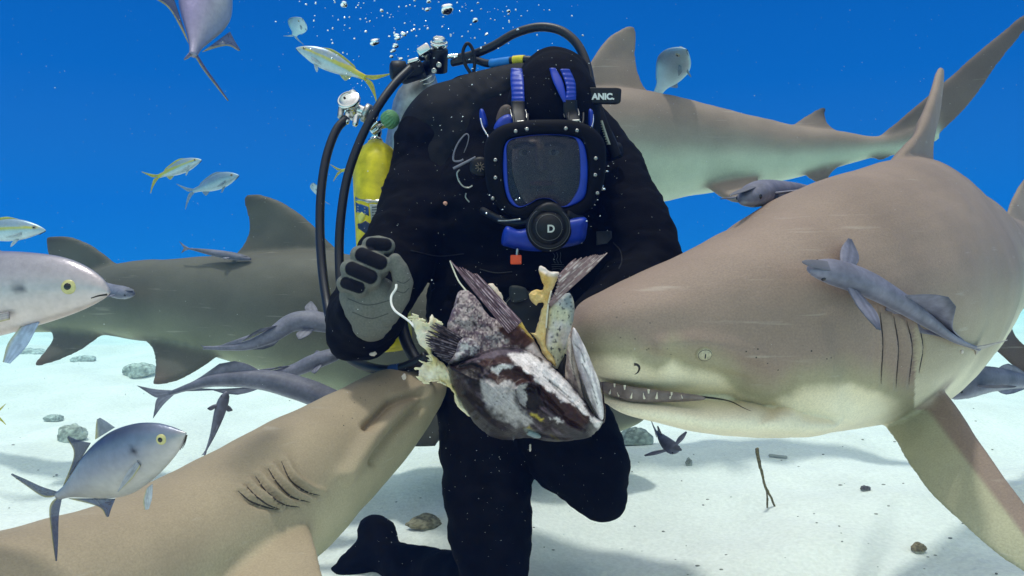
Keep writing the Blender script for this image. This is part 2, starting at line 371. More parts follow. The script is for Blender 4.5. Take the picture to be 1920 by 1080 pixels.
def build_shark(label, rows, fins, voxel, lo, hi, extra=(), seed=0, tipcol=(.08, .075, .07), n=110, spotf=None, post=None, ex=2.25, top=SH_TOP, mid=SH_MID, low=SH_LOW, amp=.35):
    g = loft_px(rows, n=n, m=48, ex=ex); gs = [g]; cs = [shark_col(g, lo, hi, seed=seed, top=top, mid=mid, low=low, amp=amp)]
    for f in fins:
        k = fin_px(f['le'], f['te'], f['th'], tmin=f.get('tmin', voxel*1.7), n=34, k=11); gs.append(k); cs.append(fin_col(k, f.get('base', top), f.get('tip', top*.55), f.get('k', .55)))
    for e, c in extra: gs.append(e); cs.append(c)
    V, Fs, N, A = fuse(gs, voxel, 5, cs)
    V = V + N*((noise(V, 4.5, seed+50, 3)-.5)*.016 + (noise(V, 17, seed+60, 2)-.5)*.0035)[:,None]
    if post: V, A = post(V, N, A)
    sp = spotf(V) if spotf else np.zeros(len(V))
    root = empty('shark', (V[:,0].mean(), V[:,1].mean(), V[:,2].min()), label, 'shark')
    obj('body', (V, Fs), m_skin, root, col=A, fl=dict(spot=sp))
    return root, bvh_of((V, Fs))

# --- the big shark with its jaws beside the bait
A_rows = [(1064,634,1068,654,1.175,.012),(1072,600,1076,676,1.17,.045),(1094,566,1100,702,1.17,.078),(1150,538,1160,722,1.175,.108),(1240,498,1250,735,1.19,.135),(1330,452,1345,748,1.205,.158),
          (1385,424,1400,790,1.22,.170),(1440,392,1450,811,1.24,.178),(1520,345,1540,810,1.30,.188),(1610,314,1645,792,1.40,.19),(1690,293,1725,765,1.55,.185),(1748,300,1790,722,1.74,.16),
          (1812,352,1852,660,1.98,.12),(1880,402,1905,572,2.28,.09),(1960,432,1965,540,2.65,.06),(2040,450,2040,515,3.05,.04),(2100,455,2100,500,3.35,.02)]
A_jaw = loft_px([(1122,722,1124,732,1.165,.02),(1140,732,1146,751,1.158,.05),(1180,744,1186,776,1.155,.085),(1240,746,1246,794,1.165,.115),(1310,742,1316,805,1.18,.135),(1385,756,1392,809,1.215,.15),(1440,775,1446,800,1.245,.14),(1480,770,1486,790,1.26,.12)], n=50, m=40)
A_fins = [dict(le=[(1648,318,1.48),(1700,274,1.56),(1730,228,1.66),(1748,178,1.76),(1761,128,1.86)], te=[(1752,318,1.80),(1748,268,1.84),(1753,225,1.87),(1763,175,1.89),(1767,129,1.88)], th=.05, tip=SH_TOP*1.15, base=SH_TOP),
          dict(le=[(1735,690,1.36),(1782,745,1.28),(1832,815,1.20),(1880,884,1.13),(1925,948,1.08),(1975,1020,1.03),(2040,1115,.98)], te=[(1640,768,1.42),(1678,826,1.31),(1700,868,1.24),(1738,920,1.17),(1795,976,1.10),(1885,1050,1.04),(2030,1135,.98)], th=.045, tip=SH_TOP, base=SH_TOP, k=.9),
          dict(le=[(1880,415,2.26),(1898,375,2.4),(1915,345,2.5),(1935,318,2.55)], te=[(1990,450,2.7),(1975,415,2.7),(1955,370,2.65),(1945,320,2.6)], th=.03),
          dict(le=[(1862,650,2.02),(1900,685,2.0),(1940,712,1.98),(1985,740,1.96)], te=[(1888,585,2.1),(1906,632,2.06),(1945,668,2.0),(1988,738,1.97)], th=.02, tip=(.10,.10,.10), base=SH_TOP*.5),
          dict(le=[(1905,560,2.1),(1890,590,2.06),(1880,625,2.05),(1876,652,2.05)], te=[(1935,560,2.3),(1905,580,2.2),(1893,615,2.15),(1880,654,2.06)], th=.02, tip=(.10,.10,.10), base=SH_TOP*.5),
          dict(le=[(1655,770,1.75),(1560,806,1.8),(1420,812,1.85),(1305,813,1.9)], te=[(1680,800,1.9),(1560,808,1.9),(1400,790,1.92),(1240,780,1.93)], th=.03, tip=(.10,.11,.11), base=SH_TOP*.6)]
A_fins.pop()
A_gl = [[(1650,585),(1655,640),(1652,720)],[(1676,592),(1684,650),(1680,728)],[(1700,600),(1710,650),(1704,722)],[(1722,602),(1730,650),(1723,700)]]
def A_post(V, N, A):
    V = folds(V, N, A_gl, (PX(V)[:,2] < 1.6)*1.0, dx=(-8, 0), groove=.008, flap=.007)
    P = PX(V); nr = (P[:,2] < 1.45)*1.0
    for l_, w_, h_ in (([(1240,648),(1300,640),(1360,648),(1430,668)], 17, .007), ([(1215,664),(1270,680),(1320,700),(1390,715)], 15, -.006), ([(1400,742),(1450,748),(1480,772)], 20, .008), ([(1425,790),(1470,740),(1490,690)], 16, -.006), ([(1110,600),(1180,580),(1260,575)], 30, .006), ([(1560,600),(1590,680),(1600,760)], 22, -.006)):
        V = V + N*(h_*np.exp(-(ldist(P[:,:2], l_)/w_)**2)*nr)[:,None]
    V = V - N*(.004*np.exp(-((P[:,0]-1321)**2+(P[:,1]-663)**2)/15.0**2)*nr)[:,None]
    P = PX(V); q = P[:,:2]
    # brown cap and cream snout underside: a real pigment edge that runs along the head
    n = (noise(V, 16, 5)-.5)*26 + (noise(V, 60, 8)-.5)*10
    edge = np.interp(q[:,0], [1050,1100,1150,1185,1205,1230,1260,1300,1340,1400,1450,1500,1580,1650,1700], [640,662,664,668,686,692,668,690,700,742,752,728,715,730,760])
    head = q[:,1] - edge + n; hz = (q[:,0] < 1715) & (P[:,2] < 1.8)
    k = sm(-8, 16, head)*sm(1716, 1640, q[:,0]); low = mixc(np.array(lin(218,202,170)), np.array(lin(240,228,200)), sm(-10, 60, head))
    A = np.where(hz[:,None], mixc(np.where((sm(-60,-20,head)>0)[:,None], mixc(SH_TOP, np.array(lin(160,150,122)), sm(-70, 0, head)), SH_TOP), low, k), A)
    pec = sdist(q, [(1705,778),(1740,715),(1795,752),(2050,1110),(2040,1180),(1840,1050),(1670,870),(1668,800)]); near = (pec > -4) & (P[:,2] < 1.40)
    le = np.interp(q[:,1], [690,745,815,884,948,1020,1115], [1735,1782,1832,1880,1925,1975,2040]); wdt = np.interp(q[:,1], [740,800,1000,1130], [60,58,44,30])
    t = sm(wdt*1.15, wdt*.85, le-q[:,0])*sm(735, 770, q[:,1]); und = np.array(lin(172,166,138)); pc = mixc(np.broadcast_to(und, A.shape), SH_TOP*.95, np.maximum(t, sm(745, 715, q[:,1])))
    A = np.where((near & (q[:,1] > 768))[:,None], pc, A); return V, A
A_spot = lambda V: (lambda P: ((sdist(P[:,:2], [(1110,600),(1180,560),(1240,600),(1270,660),(1240,690),(1120,660)]) > 0)*.6 + (sdist(P[:,:2], [(1370,640),(1420,628),(1520,650),(1600,690),(1500,720),(1380,690)]) > 0)*1.0))(PX(V))
sharkA, bA = build_shark('large brown shark with bared teeth and open eye, snout behind the torn fish head', A_rows, A_fins, .0044, -.5, 0.0, ex=np.interp(np.linspace(0,1,110), [0,.4,.55,.68,1], [2.2,2.2,1.85,1.5,1.7]), extra=[(A_jaw[:3], np.tile(np.array(lin(240,228,198)), (len(A_jaw[0]), 1)))], post=A_post, spotf=A_spot, seed=2)
eye_on(bA, 1321, 663, .0118, sharkA, m_iris, slit=True, lid=m_lid)
gills(bA, A_gl, sharkA, r=.0009)
gum = inflate([(1126,716),(1180,724),(1240,732),(1310,741),(1318,750),(1250,754),(1190,754),(1150,744),(1130,734)], lambda P: np.interp(P[:,0], [1120,1180,1320], [1.135,1.098,1.075]), .006, 8, step=3)
obj('mouth_lining', gum[:2], m_gum, sharkA)
for (tx, ty, dx, h) in [(1143,738,2,10),(1160,742,-3,8),(1183,746,2,12),(1208,747,-2,13),(1231,747,1,15),(1256,746,3,7),(1279,745,-2,6)]:
    d = np.interp(tx, [1120,1180,1320], [1.124,1.086,1.064]); h *= .8; obj('tooth', fin_px([(tx-h*.24,ty,d),(tx+dx*.6-h*.12,ty-h*.5,d-.001),(tx+dx,ty-h,d)], [(tx+h*.24,ty,d),(tx+dx*.6+h*.12,ty-h*.5,d-.001),(tx+dx+.5,ty-h,d)], .006, n=10, k=6), m_tooth, sharkA)
for (tx, ty, h) in [(1152,719,7),(1171,722,9),(1216,730,8),(1259,735,6)]:
    d = np.interp(tx, [1120,1180,1320], [1.122,1.084,1.062]); obj('tooth', fin_px([(tx-h*.3,ty,d),(tx,ty+h,d-.001)], [(tx+h*.3,ty,d),(tx+.5,ty+h,d)], .006, n=8, k=6), m_tooth, sharkA)
cr = on_skin(bA, [(1296,742),(1340,747),(1370,753),(1392,764),(1408,771)], -.0004, 24)
obj('mouth_corner', tube3(cr, .0021, n=40, m=8, r1=.0008), m_slit, sharkA)
nl = on_skin(bA, [(1189,683),(1195,684),(1199,690),(1196,698),(1190,702)], -.001, 20); obj('nostril', tube3(nl, .0028, n=30, m=8, r1=.0012), m_slit, sharkA)

# --- the shark crossing below, seen from its back and flank, head by the diver's knee
B_rows = [(-190,1015,-60,1420,.86,.15),(-60,1000,60,1370,.90,.165),(60,976,190,1290,.96,.17),(180,945,320,1215,1.05,.165),(310,887,455,1140,1.16,.16),(430,826,572,1058,1.27,.155),(530,780,658,972,1.38,.15),(620,738,722,893,1.50,.14),(690,706,765,832,1.61,.125),(745,690,794,782,1.72,.10),(785,693,812,748,1.80,.066),(815,708,824,728,1.86,.02)]
B_top, B_mid = np.array(lin(162,144,120)), np.array(lin(182,168,138))
B_fins = [dict(le=[(560,965,1.22),(590,1010,1.12),(610,1080,1.02),(622,1160,.95)], te=[(440,985,1.13),(420,1060,1.03),(440,1120,.97),(560,1180,.93)], th=.04, base=B_top, tip=B_top*.9, k=.9)]
B_gl = [[(527,864),(545,900),(575,922),(600,929)],[(502,877),(520,905),(548,932),(582,942)],[(479,893),(500,922),(530,945),(562,951)],[(461,909),(475,926),(500,945),(525,955)],[(446,920),(470,940),(500,951),(522,956)]]
def B_post(V, N, A):
    V = folds(V, N, B_gl, (PX(V)[:,2] < 1.5)*1.0, dx=(7, -6), groove=.009, flap=.010)
    P = PX(V); q = P[:,:2]
    bulge = np.exp(-(ldist(q, [(650,890),(700,815),(760,755),(795,735)])/16)**2); grv = np.exp(-(ldist(q, [(690,800),(735,755),(790,738)])/9)**2)
    grv2 = np.exp(-(ldist(q, [(700,862),(745,800),(792,756)])/10)**2)
    k = (P[:,2] < 1.85)
    V = V + N*((bulge*.018 - grv*.024 - grv2*.018)*k)[:,None]; return V, A
B_top, B_mid = np.array(lin(162,144,120)), np.array(lin(182,168,138))
sharkB, bB = build_shark('sandy brown shark with creased gill slits, head at the diver\'s legs', B_rows, B_fins, .005, -.75, -.15, seed=11, ex=2.1, post=B_post, top=B_top, mid=B_mid, low=np.array(lin(176,170,138)),
    spotf=lambda V: (lambda P: (ldist(P[:,:2], [(620,790),(690,745),(710,715)]) < 26)*1.0)(PX(V)))
gills(bB, B_gl, sharkB, r=.0012)

# --- the shark behind the diver on the snapper side
C_rows = [(-330,585,-330,600,3.0,.02),(-120,580,-120,614,2.86,.035),(0,572,0,622,2.78,.055),(110,532,105,622,2.7,.08),(225,494,212,630,2.64,.11),(350,484,342,652,2.58,.14),(460,477,450,680,2.54,.17),(560,470,560,706,2.5,.20),(680,480,680,745,2.5,.21),(800,500,790,790,2.5,.21),(920,550,915,830,2.5,.20),(1040,625,1035,838,2.5,.165),(1130,700,1125,822,2.5,.12),(1190,755,1188,798,2.5,.06),(1214,774,1214,782,2.5,.015)]
C_fins = [dict(le=[(680,505,2.48),(620,458,2.5),(575,412,2.52),(530,380,2.54),(490,367,2.55),(462,366,2.56)], te=[(425,500,2.55),(455,462,2.56),(468,432,2.57),(466,405,2.57),(461,385,2.57),(460,370,2.57)], th=.06),
          dict(le=[(240,515,2.62),(200,480,2.63),(165,456,2.64),(125,443,2.65),(90,444,2.66)], te=[(110,560,2.69),(105,520,2.68),(95,490,2.68),(90,465,2.67),(88,448,2.67)], th=.04),
          dict(le=[(425,650,2.46),(380,688,2.42),(335,712,2.40),(287,723,2.38)], te=[(255,625,2.58),(283,650,2.50),(291,682,2.44),(286,720,2.39)], th=.05, tip=SH_TOP*.5),
          dict(le=[(305,640,2.60),(262,637,2.6),(205,630,2.6)], te=[(300,615,2.6),(250,618,2.6),(203,625,2.6)], th=.03),
          dict(le=[(205,615,2.62),(160,650,2.6),(110,674,2.58),(64,687,2.57)], te=[(80,605,2.68),(98,630,2.64),(88,655,2.61),(66,682,2.58)], th=.035, tip=SH_TOP*.45),
          dict(le=[(840,770,2.3),(830,812,2.2),(818,836,2.12)], te=[(690,740,2.35),(735,812,2.22),(770,838,2.13)], th=.05),
          dict(le=[(-250,590,2.95),(-320,480,3.0),(-400,380,3.05)], te=[(-330,595,3.0),(-370,500,3.05),(-410,385,3.06)], th=.02)]
C_top = np.array(lin(98,94,84))
sharkC, bC = build_shark('olive grey shark with a tall rounded dorsal fin, gliding behind the yellow tank', C_rows, C_fins, .0085, -.75, -.2, seed=21, top=C_top, mid=np.array(lin(116,116,98)), low=np.array(lin(170,170,140)))

# --- the shark behind the diver's other shoulder, tail high
D_rows = [(792,300,792,306,2.72,.015),(840,255,840,335,2.74,.08),(920,212,920,362,2.78,.14),(1020,186,1020,380,2.82,.18),(1120,168,1120,388,2.85,.19),(1230,178,1230,380,2.86,.18),(1330,200,1330,360,2.86,.15),(1430,223,1430,343,2.84,.12),(1500,237,1500,330,2.8,.09),(1580,247,1580,311,2.76,.06),(1645,254,1650,294,2.72,.036),(1700,240,1712,290,2.68,.024),(1760,215,1764,262,2.64,.012)]
D_fins = [dict(le=[(1075,185,2.84),(1095,140,2.85),(1115,103,2.86),(1140,70,2.88),(1170,51,2.9),(1187,48,2.91)], te=[(1235,190,2.87),(1208,165,2.88),(1197,135,2.89),(1193,105,2.9),(1193,75,2.91),(1190,52,2.92)], th=.06, k=.7),
          dict(le=[(1480,240,2.8),(1505,222,2.81),(1528,208,2.82),(1545,201,2.83)], te=[(1575,250,2.77),(1555,236,2.79),(1547,220,2.81),(1547,203,2.83)], th=.03, tip=(.035,.037,.04), base=SH_TOP*.7, k=.2),
          dict(le=[(1325,350,2.78),(1350,366,2.72),(1375,375,2.68),(1396,378,2.66)], te=[(1420,325,2.8),(1420,345,2.74),(1415,362,2.7),(1400,378,2.67)], th=.03, tip=(.10,.10,.10), base=SH_TOP),
          dict(le=[(1500,318,2.78),(1516,332,2.76),(1530,342,2.75),(1540,350,2.74)], te=[(1590,300,2.74),(1568,315,2.74),(1556,328,2.74),(1548,350,2.74)], th=.025, tip=(.08,.09,.09), base=SH_TOP*.8),
          dict(le=[(1640,262,2.72),(1700,212,2.68),(1765,158,2.64),(1826,104,2.6),(1880,60,2.57),(1925,24,2.55)], te=[(1738,288,2.7),(1765,250,2.66),(1800,215,2.63),(1836,170,2.6),(1880,106,2.57),(1930,44,2.55)], th=.035, tip=SH_TOP*.42, base=SH_TOP*.62, k=.3),
          dict(le=[(1618,285,2.73),(1632,294,2.72),(1648,303,2.71)], te=[(1690,280,2.7),(1672,293,2.7),(1652,303,2.71)], th=.02, tip=(.06,.07,.07), base=SH_TOP*.6)]
sharkD, bD = build_shark('grey shark with a dark tipped small rear fin and raised tail, behind the diver\'s shoulder', D_rows, D_fins, .0085, -.15, .25, seed=31, mid=np.array(lin(160,150,136)), low=np.array(lin(206,212,188)), amp=.18)
# ------------------------------------------------------------------ bony fish
def fish(kind, nose, tailb, up, label, cat, bend=0, P=None, group=None, mouth=True, fat=1.0, yaw=0):
    """nose, tail base: (px, py, depth); up: camera-space direction of the back"""
    a, b = W(*nose), W(*tailb); ax = b-a; L = np.linalg.norm(ax); ax /= L
    U = camdir(*up); U = nrm(U - ax*(U @ ax)); Sd = np.cross(ax, U)
    if Sd @ (CAMP-a) < 0: Sd = -Sd
    prof = np.array(P['prof']); s = prof[:,0]; n = 60; q = interp(prof, n); uu = q[:,0]; top = q[:,1]*fat; bot = q[:,2]*fat; wd = q[:,3]
    off = lambda x: bend*np.asarray(x)**2
    C = a + np.outer(uu*L, ax) + np.outer((top-bot)/2*L, U) + np.outer(off(uu)*L, Sd)
    g = loft(C, np.outer((top+bot)/2*L, U), np.outer(wd*L, Sd), 36, 1.85)
    V = g[0]; rel = V-a; x = (rel @ ax)/L; h = (rel @ U)/L; sd = (rel @ Sd)/L - off(x)
    col = P['col'](x, h, V)
    root = empty(kind, V.mean(0), label, cat, group)
    bo = obj('body', g, m_fish, root, col=col)
    pt = lambda x, h, y=0: a + ax*x*L + U*h*L + Sd*(y+off(x))*L
    fr = P['fincol']
    def fin(name, le, te, c, th=.004):
        gg = fin3([pt(*p) for p in le], [pt(*p) for p in te], th*L*2, tmin=.0012, n=24, k=12); A = gg[2]
        ray = .82 + .25*(np.sin(A['u']*70+A['v']*3) > .1); cc = np.array(c)[None]*ray[:,None]
        if 'edge' in P: cc = mixc(cc, P['edge'], sm(.72, .95, A['u'])*.6)
        o = obj(name, gg, m_fishfin, root, col=cc); return o
    for nm, le, te, c in P['fins']: fin(nm, le, te, c)
    er, ex, eh = P['eye']; wy = np.interp(ex, uu, wd)*.93
    for sg in (1, -1):
        hp = (np.interp(ex, uu, top)-np.interp(ex, uu, bot))/2; hh = (np.interp(ex, uu, top)+np.interp(ex, uu, bot))/2
        y = wy*math.sqrt(max(0.05, 1-abs((eh-hp)/hh)**1.9)); c = pt(ex, eh, sg*y); nn = nrm(Sd*sg - ax*.25 + U*.12)
        t2 = nrm(np.cross(nn, U)); u2 = np.cross(t2, nn); r = er*L
        e = obj('eye', ellipsoid(c, t2*r, u2*r, nn*r*.45), P['iris'], root)
        ORG[e.name] = ORG[root.name]; obj('pupil', ellipsoid(c+nn*r*.30, t2*r*.52, u2*r*.52, nn*r*.24, 16, 10), m_black, e)
    if mouth:
        ml = P.get('ml', 1); mp = [(.004, -.012*ml), (.045*ml, P.get('mh', -.035)), (.085*ml, P.get('mh', -.035)-.022*ml*ml)]
        for sg in (1, -1):
            pts = []
            for (mx, mh) in mp:
                hp = (np.interp(mx, uu, top)-np.interp(mx, uu, bot))/2; hh = max(.004, (np.interp(mx, uu, top)+np.interp(mx, uu, bot))/2)
                pts.append(pt(mx, mh, sg*np.interp(mx, uu, wd)*math.sqrt(max(.03, 1-min(.97, abs((mh-hp)/hh))**1.85))*1.0))
            obj('mouth', tube3(pts, .0035*L, n=16, m=6, r1=.0015*L), m_slit if not P.get('ylip') else m_ylip, root)
    return root, pt
m_ylip = material('pale_lip', (.55, .48, .25), rough=.5)
SIL = np.array
def col_jack(x, h, V):
    c = mixc(SIL(lin(176,172,168)), SIL(lin(112,120,144)), sm(-.12, .11, h + (noise(V, 30, 4)-.5)*.06))
    c = mixc(c, SIL(lin(74,82,104)), sm(.09, .18, h)); c = mixc(c, SIL(lin(190,185,180)), sm(.25, .0, x)*sm(.04,-.02,h)*.5)
    sp = np.exp(-(((x-.29)/.018)**2 + ((h-.045)/.022)**2)); return mixc(c, SIL((.01,.012,.03)), sp*1.3)
m_yiris2 = material('pale_iris', (.55,.50,.22), rough=.25, nz=.15, nzs=200)
JACK = dict(prof=[(0,.004,.004,.004),(.03,.035,.03,.02),(.08,.085,.065,.04),(.16,.145,.105,.06),(.28,.195,.15,.078),(.42,.215,.185,.085),(.56,.200,.195,.078),(.70,.155,.155,.060),(.82,.092,.095,.038),(.92,.045,.046,.022),(1.0,.026,.026,.014)],
    col=col_jack, fincol=None, eye=(.029, .12, .032), iris=m_yiris2, edge=SIL(lin(196,180,80)), mh=-.045,
    fins=[('tail_fin', [(.98,.02),(1.06,.09),(1.13,.17),(1.19,.235)], [(.985,0),(1.08,.03),(1.145,.135),(1.195,.23)], lin(70,82,110)),
          ('tail_fin', [(.98,-.02),(1.07,-.11),(1.17,-.24),(1.25,-.34)], [(.985,0),(1.085,-.035),(1.18,-.19),(1.255,-.335)], lin(60,72,104)),
          ('dorsal_fin', [(.40,.20),(.43,.25),(.455,.285)], [(.56,.19),(.51,.25),(.475,.285)], lin(110,120,140)),
          ('dorsal_fin', [(.60,.185),(.66,.225),(.71,.275)], [(.93,.035),(.745,.165),(.72,.27)], lin(56,66,96)),
          ('anal_fin', [(.66,-.16),(.72,-.20),(.765,-.235)], [(.94,-.04),(.79,-.155),(.775,-.23)], lin(70,84,115)),
          ('pelvic_fin', [(.36,-.17,.02),(.40,-.235,.03),(.45,-.285,.04)], [(.41,-.18,.02),(.46,-.23,.03),(.475,-.28,.04)], lin(190,196,205)),
          ('pectoral_fin', [(.30,-.01,.082),(.40,-.05,.094),(.52,-.115,.085)], [(.30,-.045,.080),(.38,-.085,.090),(.515,-.12,.085)], lin(165,168,178))])
BIGJACK = dict(JACK); BIGJACK['eye'] = (.023, .105, .02); BIGJACK['mh'] = -.010; BIGJACK['ml'] = .55
def col_big(x, h, V):
    c = mixc(SIL(lin(206,192,188)), SIL(lin(160,154,164)), sm(-.08, .13, h)); c = mixc(c, SIL(lin(120,112,140)), sm(.10, .17, h))
    sp = np.exp(-(((x-.255)/.013)**2 + ((h-.02)/.014)**2)); c = mixc(c, SIL((.01,.012,.03)), sp*1.4); return c
BIGJACK['col'] = col_big
BIGJACK['prof'] = [(0,.008,.006,.006),(.025,.048,.024,.020),(.08,.090,.050,.038),(.16,.124,.078,.054),(.28,.145,.110,.070),(.42,.155,.140,.078),(.56,.150,.150,.074),(.70,.12,.12,.058),(.82,.075,.08,.038),(.92,.04,.04,.022),(1.0,.024,.024,.014)]
BIGJACK['fins'] = [('dorsal_fin', [(.36,.135),(.44,.17),(.50,.195)], [(.56,.14),(.54,.165),(.52,.19)], lin(120,125,150)), ('tail_fin', JACK['fins'][0][1], JACK['fins'][0][2], lin(70,82,110)), ('tail_fin', JACK['fins'][1][1], JACK['fins'][1][2], lin(70,82,110)),
    ('pelvic_fin', [(.23,-.085,.02),(.27,-.16,.03),(.31,-.21,.05)], [(.30,-.10,.02),(.335,-.15,.03),(.335,-.205,.05)], lin(170,185,215)),
    ('pectoral_fin', [(.29,-.05,.070),(.40,-.065,.085),(.60,-.06,.08)], [(.29,-.075,.068),(.40,-.09,.083),(.60,-.065,.08)], lin(185,175,178))]
YEL = lin(206,190,40)
def col_snap(x, h, V):
    c = mixc(SIL(lin(192,202,208)), SIL(lin(140,158,178)), sm(-.06, .10, h)); st = sm(.022, .010, np.abs(h-(.035-.01*x)) - .03*sm(.35, 1.0, x))*sm(.04, .12, x)
    c = mixc(c, SIL(YEL), st*.85); c = mixc(c, SIL(YEL), sm(.86, .98, x)); return mixc(c, SIL(lin(190,180,110)), sm(.5,.8,noise(V,55,3))*sm(.05,.1,h)*.6)
SNAP = dict(prof=[(0,.004,.004,.004),(.04,.036,.026,.018),(.12,.080,.055,.040),(.25,.125,.095,.058),(.40,.145,.115,.064),(.55,.130,.110,.058),(.70,.095,.088,.044),(.85,.052,.05,.026),(1.0,.034,.034,.014)],
    col=col_snap, fincol=None, eye=(.024, .115, .035), iris=material('snapper_iris', (.35,.30,.22), rough=.3), mh=-.03,
    fins=[('tail_fin', [(.97,.028),(1.10,.08),(1.22,.145),(1.31,.20)], [(.985,0),(1.10,.015),(1.20,.09),(1.315,.195)], YEL),
          ('tail_fin', [(.97,-.028),(1.08,-.09),(1.18,-.17),(1.25,-.25)], [(.985,0),(1.10,-.02),(1.18,-.11),(1.26,-.245)], YEL),
          ('dorsal_fin', [(.30,.135),(.45,.17),(.62,.145),(.80,.09)], [(.34,.13),(.55,.125),(.70,.085),(.84,.055)], lin(205,195,70)),
          ('anal_fin', [(.66,-.095),(.71,-.125),(.75,-.14)], [(.82,-.055),(.80,-.095),(.77,-.135)], lin(200,195,120)),
          ('pelvic_fin', [(.30,-.10,.02),(.345,-.155,.035),(.38,-.185,.04)], [(.36,-.105,.02),(.385,-.145,.03),(.39,-.182,.04)], lin(205,210,210)),
          ('pectoral_fin', [(.25,-.02,.058),(.33,-.045,.075),(.42,-.075,.07)], [(.25,-.05,.056),(.31,-.08,.073),(.415,-.08,.07)], lin(190,196,200))])
def col_pale(x, h, V):
    c = mixc(SIL(lin(178,194,204)), SIL(lin(132,154,176)), sm(-.08, .10, h)); return mixc(c, SIL(lin(120,135,150)), sm(.12, .18, h))
PALE = dict(SNAP); PALE['col'] = col_pale; PALE['fins'] = [(a, b, c, lin(150,165,180)) for a, b, c, d in SNAP['fins']]

fish('jack_fish', (349,812,.74), (118,924,.80), (-.42,-1,-.15), 'blue grey jack fish with forked tail swimming over the sandy brown shark', 'fish', P=JACK, bend=.04, fat=.88)
fish('jack_fish', (205,548,.80), (-300,566,.86), (.02,-1,0), 'large pale silver jack fish with yellow ringed eye, rear half out of view', 'fish', P=BIGJACK, fat=.93)
JK2 = dict(JACK); JK2['fins'] = [f for f in JACK['fins']]
def col_top(x, h, V): return mixc(SIL(lin(170,170,178)), SIL(lin(125,120,158)), sm(-.12, .10, h))
JK2['col'] = col_top
JK2['fins'] = [('tail_fin', [(.98,-.02),(1.05,-.08),(1.12,-.15),(1.20,-.225)], [(.985,.0),(1.06,-.06),(1.13,-.135),(1.205,-.22)], lin(62,60,90)), ('tail_fin', [(.98,.02),(1.02,.03),(1.06,.04)], [(.985,0),(1.03,.015),(1.065,.035)], lin(90,92,120))] + [f for f in JACK['fins'] if f[0] in ('dorsal_fin','anal_fin')] + [
    ('pectoral_fin', [(.30,-.02,.08),(.36,-.03,.20),(.52,-.02,.34)], [(.36,-.05,.08),(.44,-.05,.18),(.535,-.025,.335)], lin(120,135,185)), ('pectoral_fin', [(.30,-.02,-.08),(.36,-.03,-.2),(.50,-.02,-.32)], [(.36,-.05,-.08),(.44,-.05,-.18),(.515,-.025,-.315)], lin(120,135,185))]
fish('jack_fish', (410,-92,1.28), (362,104,1.12), (-.75,-.30,-.62), 'violet grey jack fish seen from behind, swimming up out of view', 'fish', P=JK2, fat=.76)
fish('snapper_fish', (555,90,2.35), (686,146,2.35), (.40,-1,-.1), 'yellowtail snapper with bold yellow stripe, tail touching the black valve knob', 'fish', P=SNAP)
fish('snapper_fish', (378,300,2.9), (296,331,2.95), (-.3,-1,0), 'small yellowtail snapper with bright yellow forked tail in open water', 'fish', P=SNAP)
fish('snapper_fish', (86,432,2.5), (-75,436,2.5), (0.0,-1,0), 'yellowtail snapper above the big silver jack, tail out of view', 'fish', P=SNAP)
fish('snapper_fish', (705,312,2.9), (640,320,2.95), (-.1,-1,0), 'yellowtail snapper mostly hidden behind the yellow tank, only its tail between the hoses', 'fish', P=SNAP)
fish('runner_fish', (448,329,3.0), (362,358,3.1), (-.3,-1,0), 'plain pale grey fish just below the small yellowtail snapper', 'fish', P=PALE)
fish('runner_fish', (1286,92,2.6), (1246,150,3.0), (-.85,-.45,-.25), 'pale blue fish turned towards the camera above the shark\'s back', 'fish', P=PALE, fat=1.25, bend=.15)
fish('runner_fish', (566,34,3.3), (552,66,3.5), (-.8,-.3,-.3), 'tiny faint fish above the striped snapper\'s head', 'fish', P=PALE, fat=1.6)
fish('runner_fish', (588,343,3.3), (601,372,3.45), (-.7,-.3,-.2), 'faint pale fish half hidden by the outer hose', 'fish', P=PALE, fat=1.3)
fish('snapper_fish', (-100,790,1.9), (-14,778,1.9), (0,-1,0), 'snapper outside the picture save for a yellow tail tip over the sand', 'fish', P=SNAP)

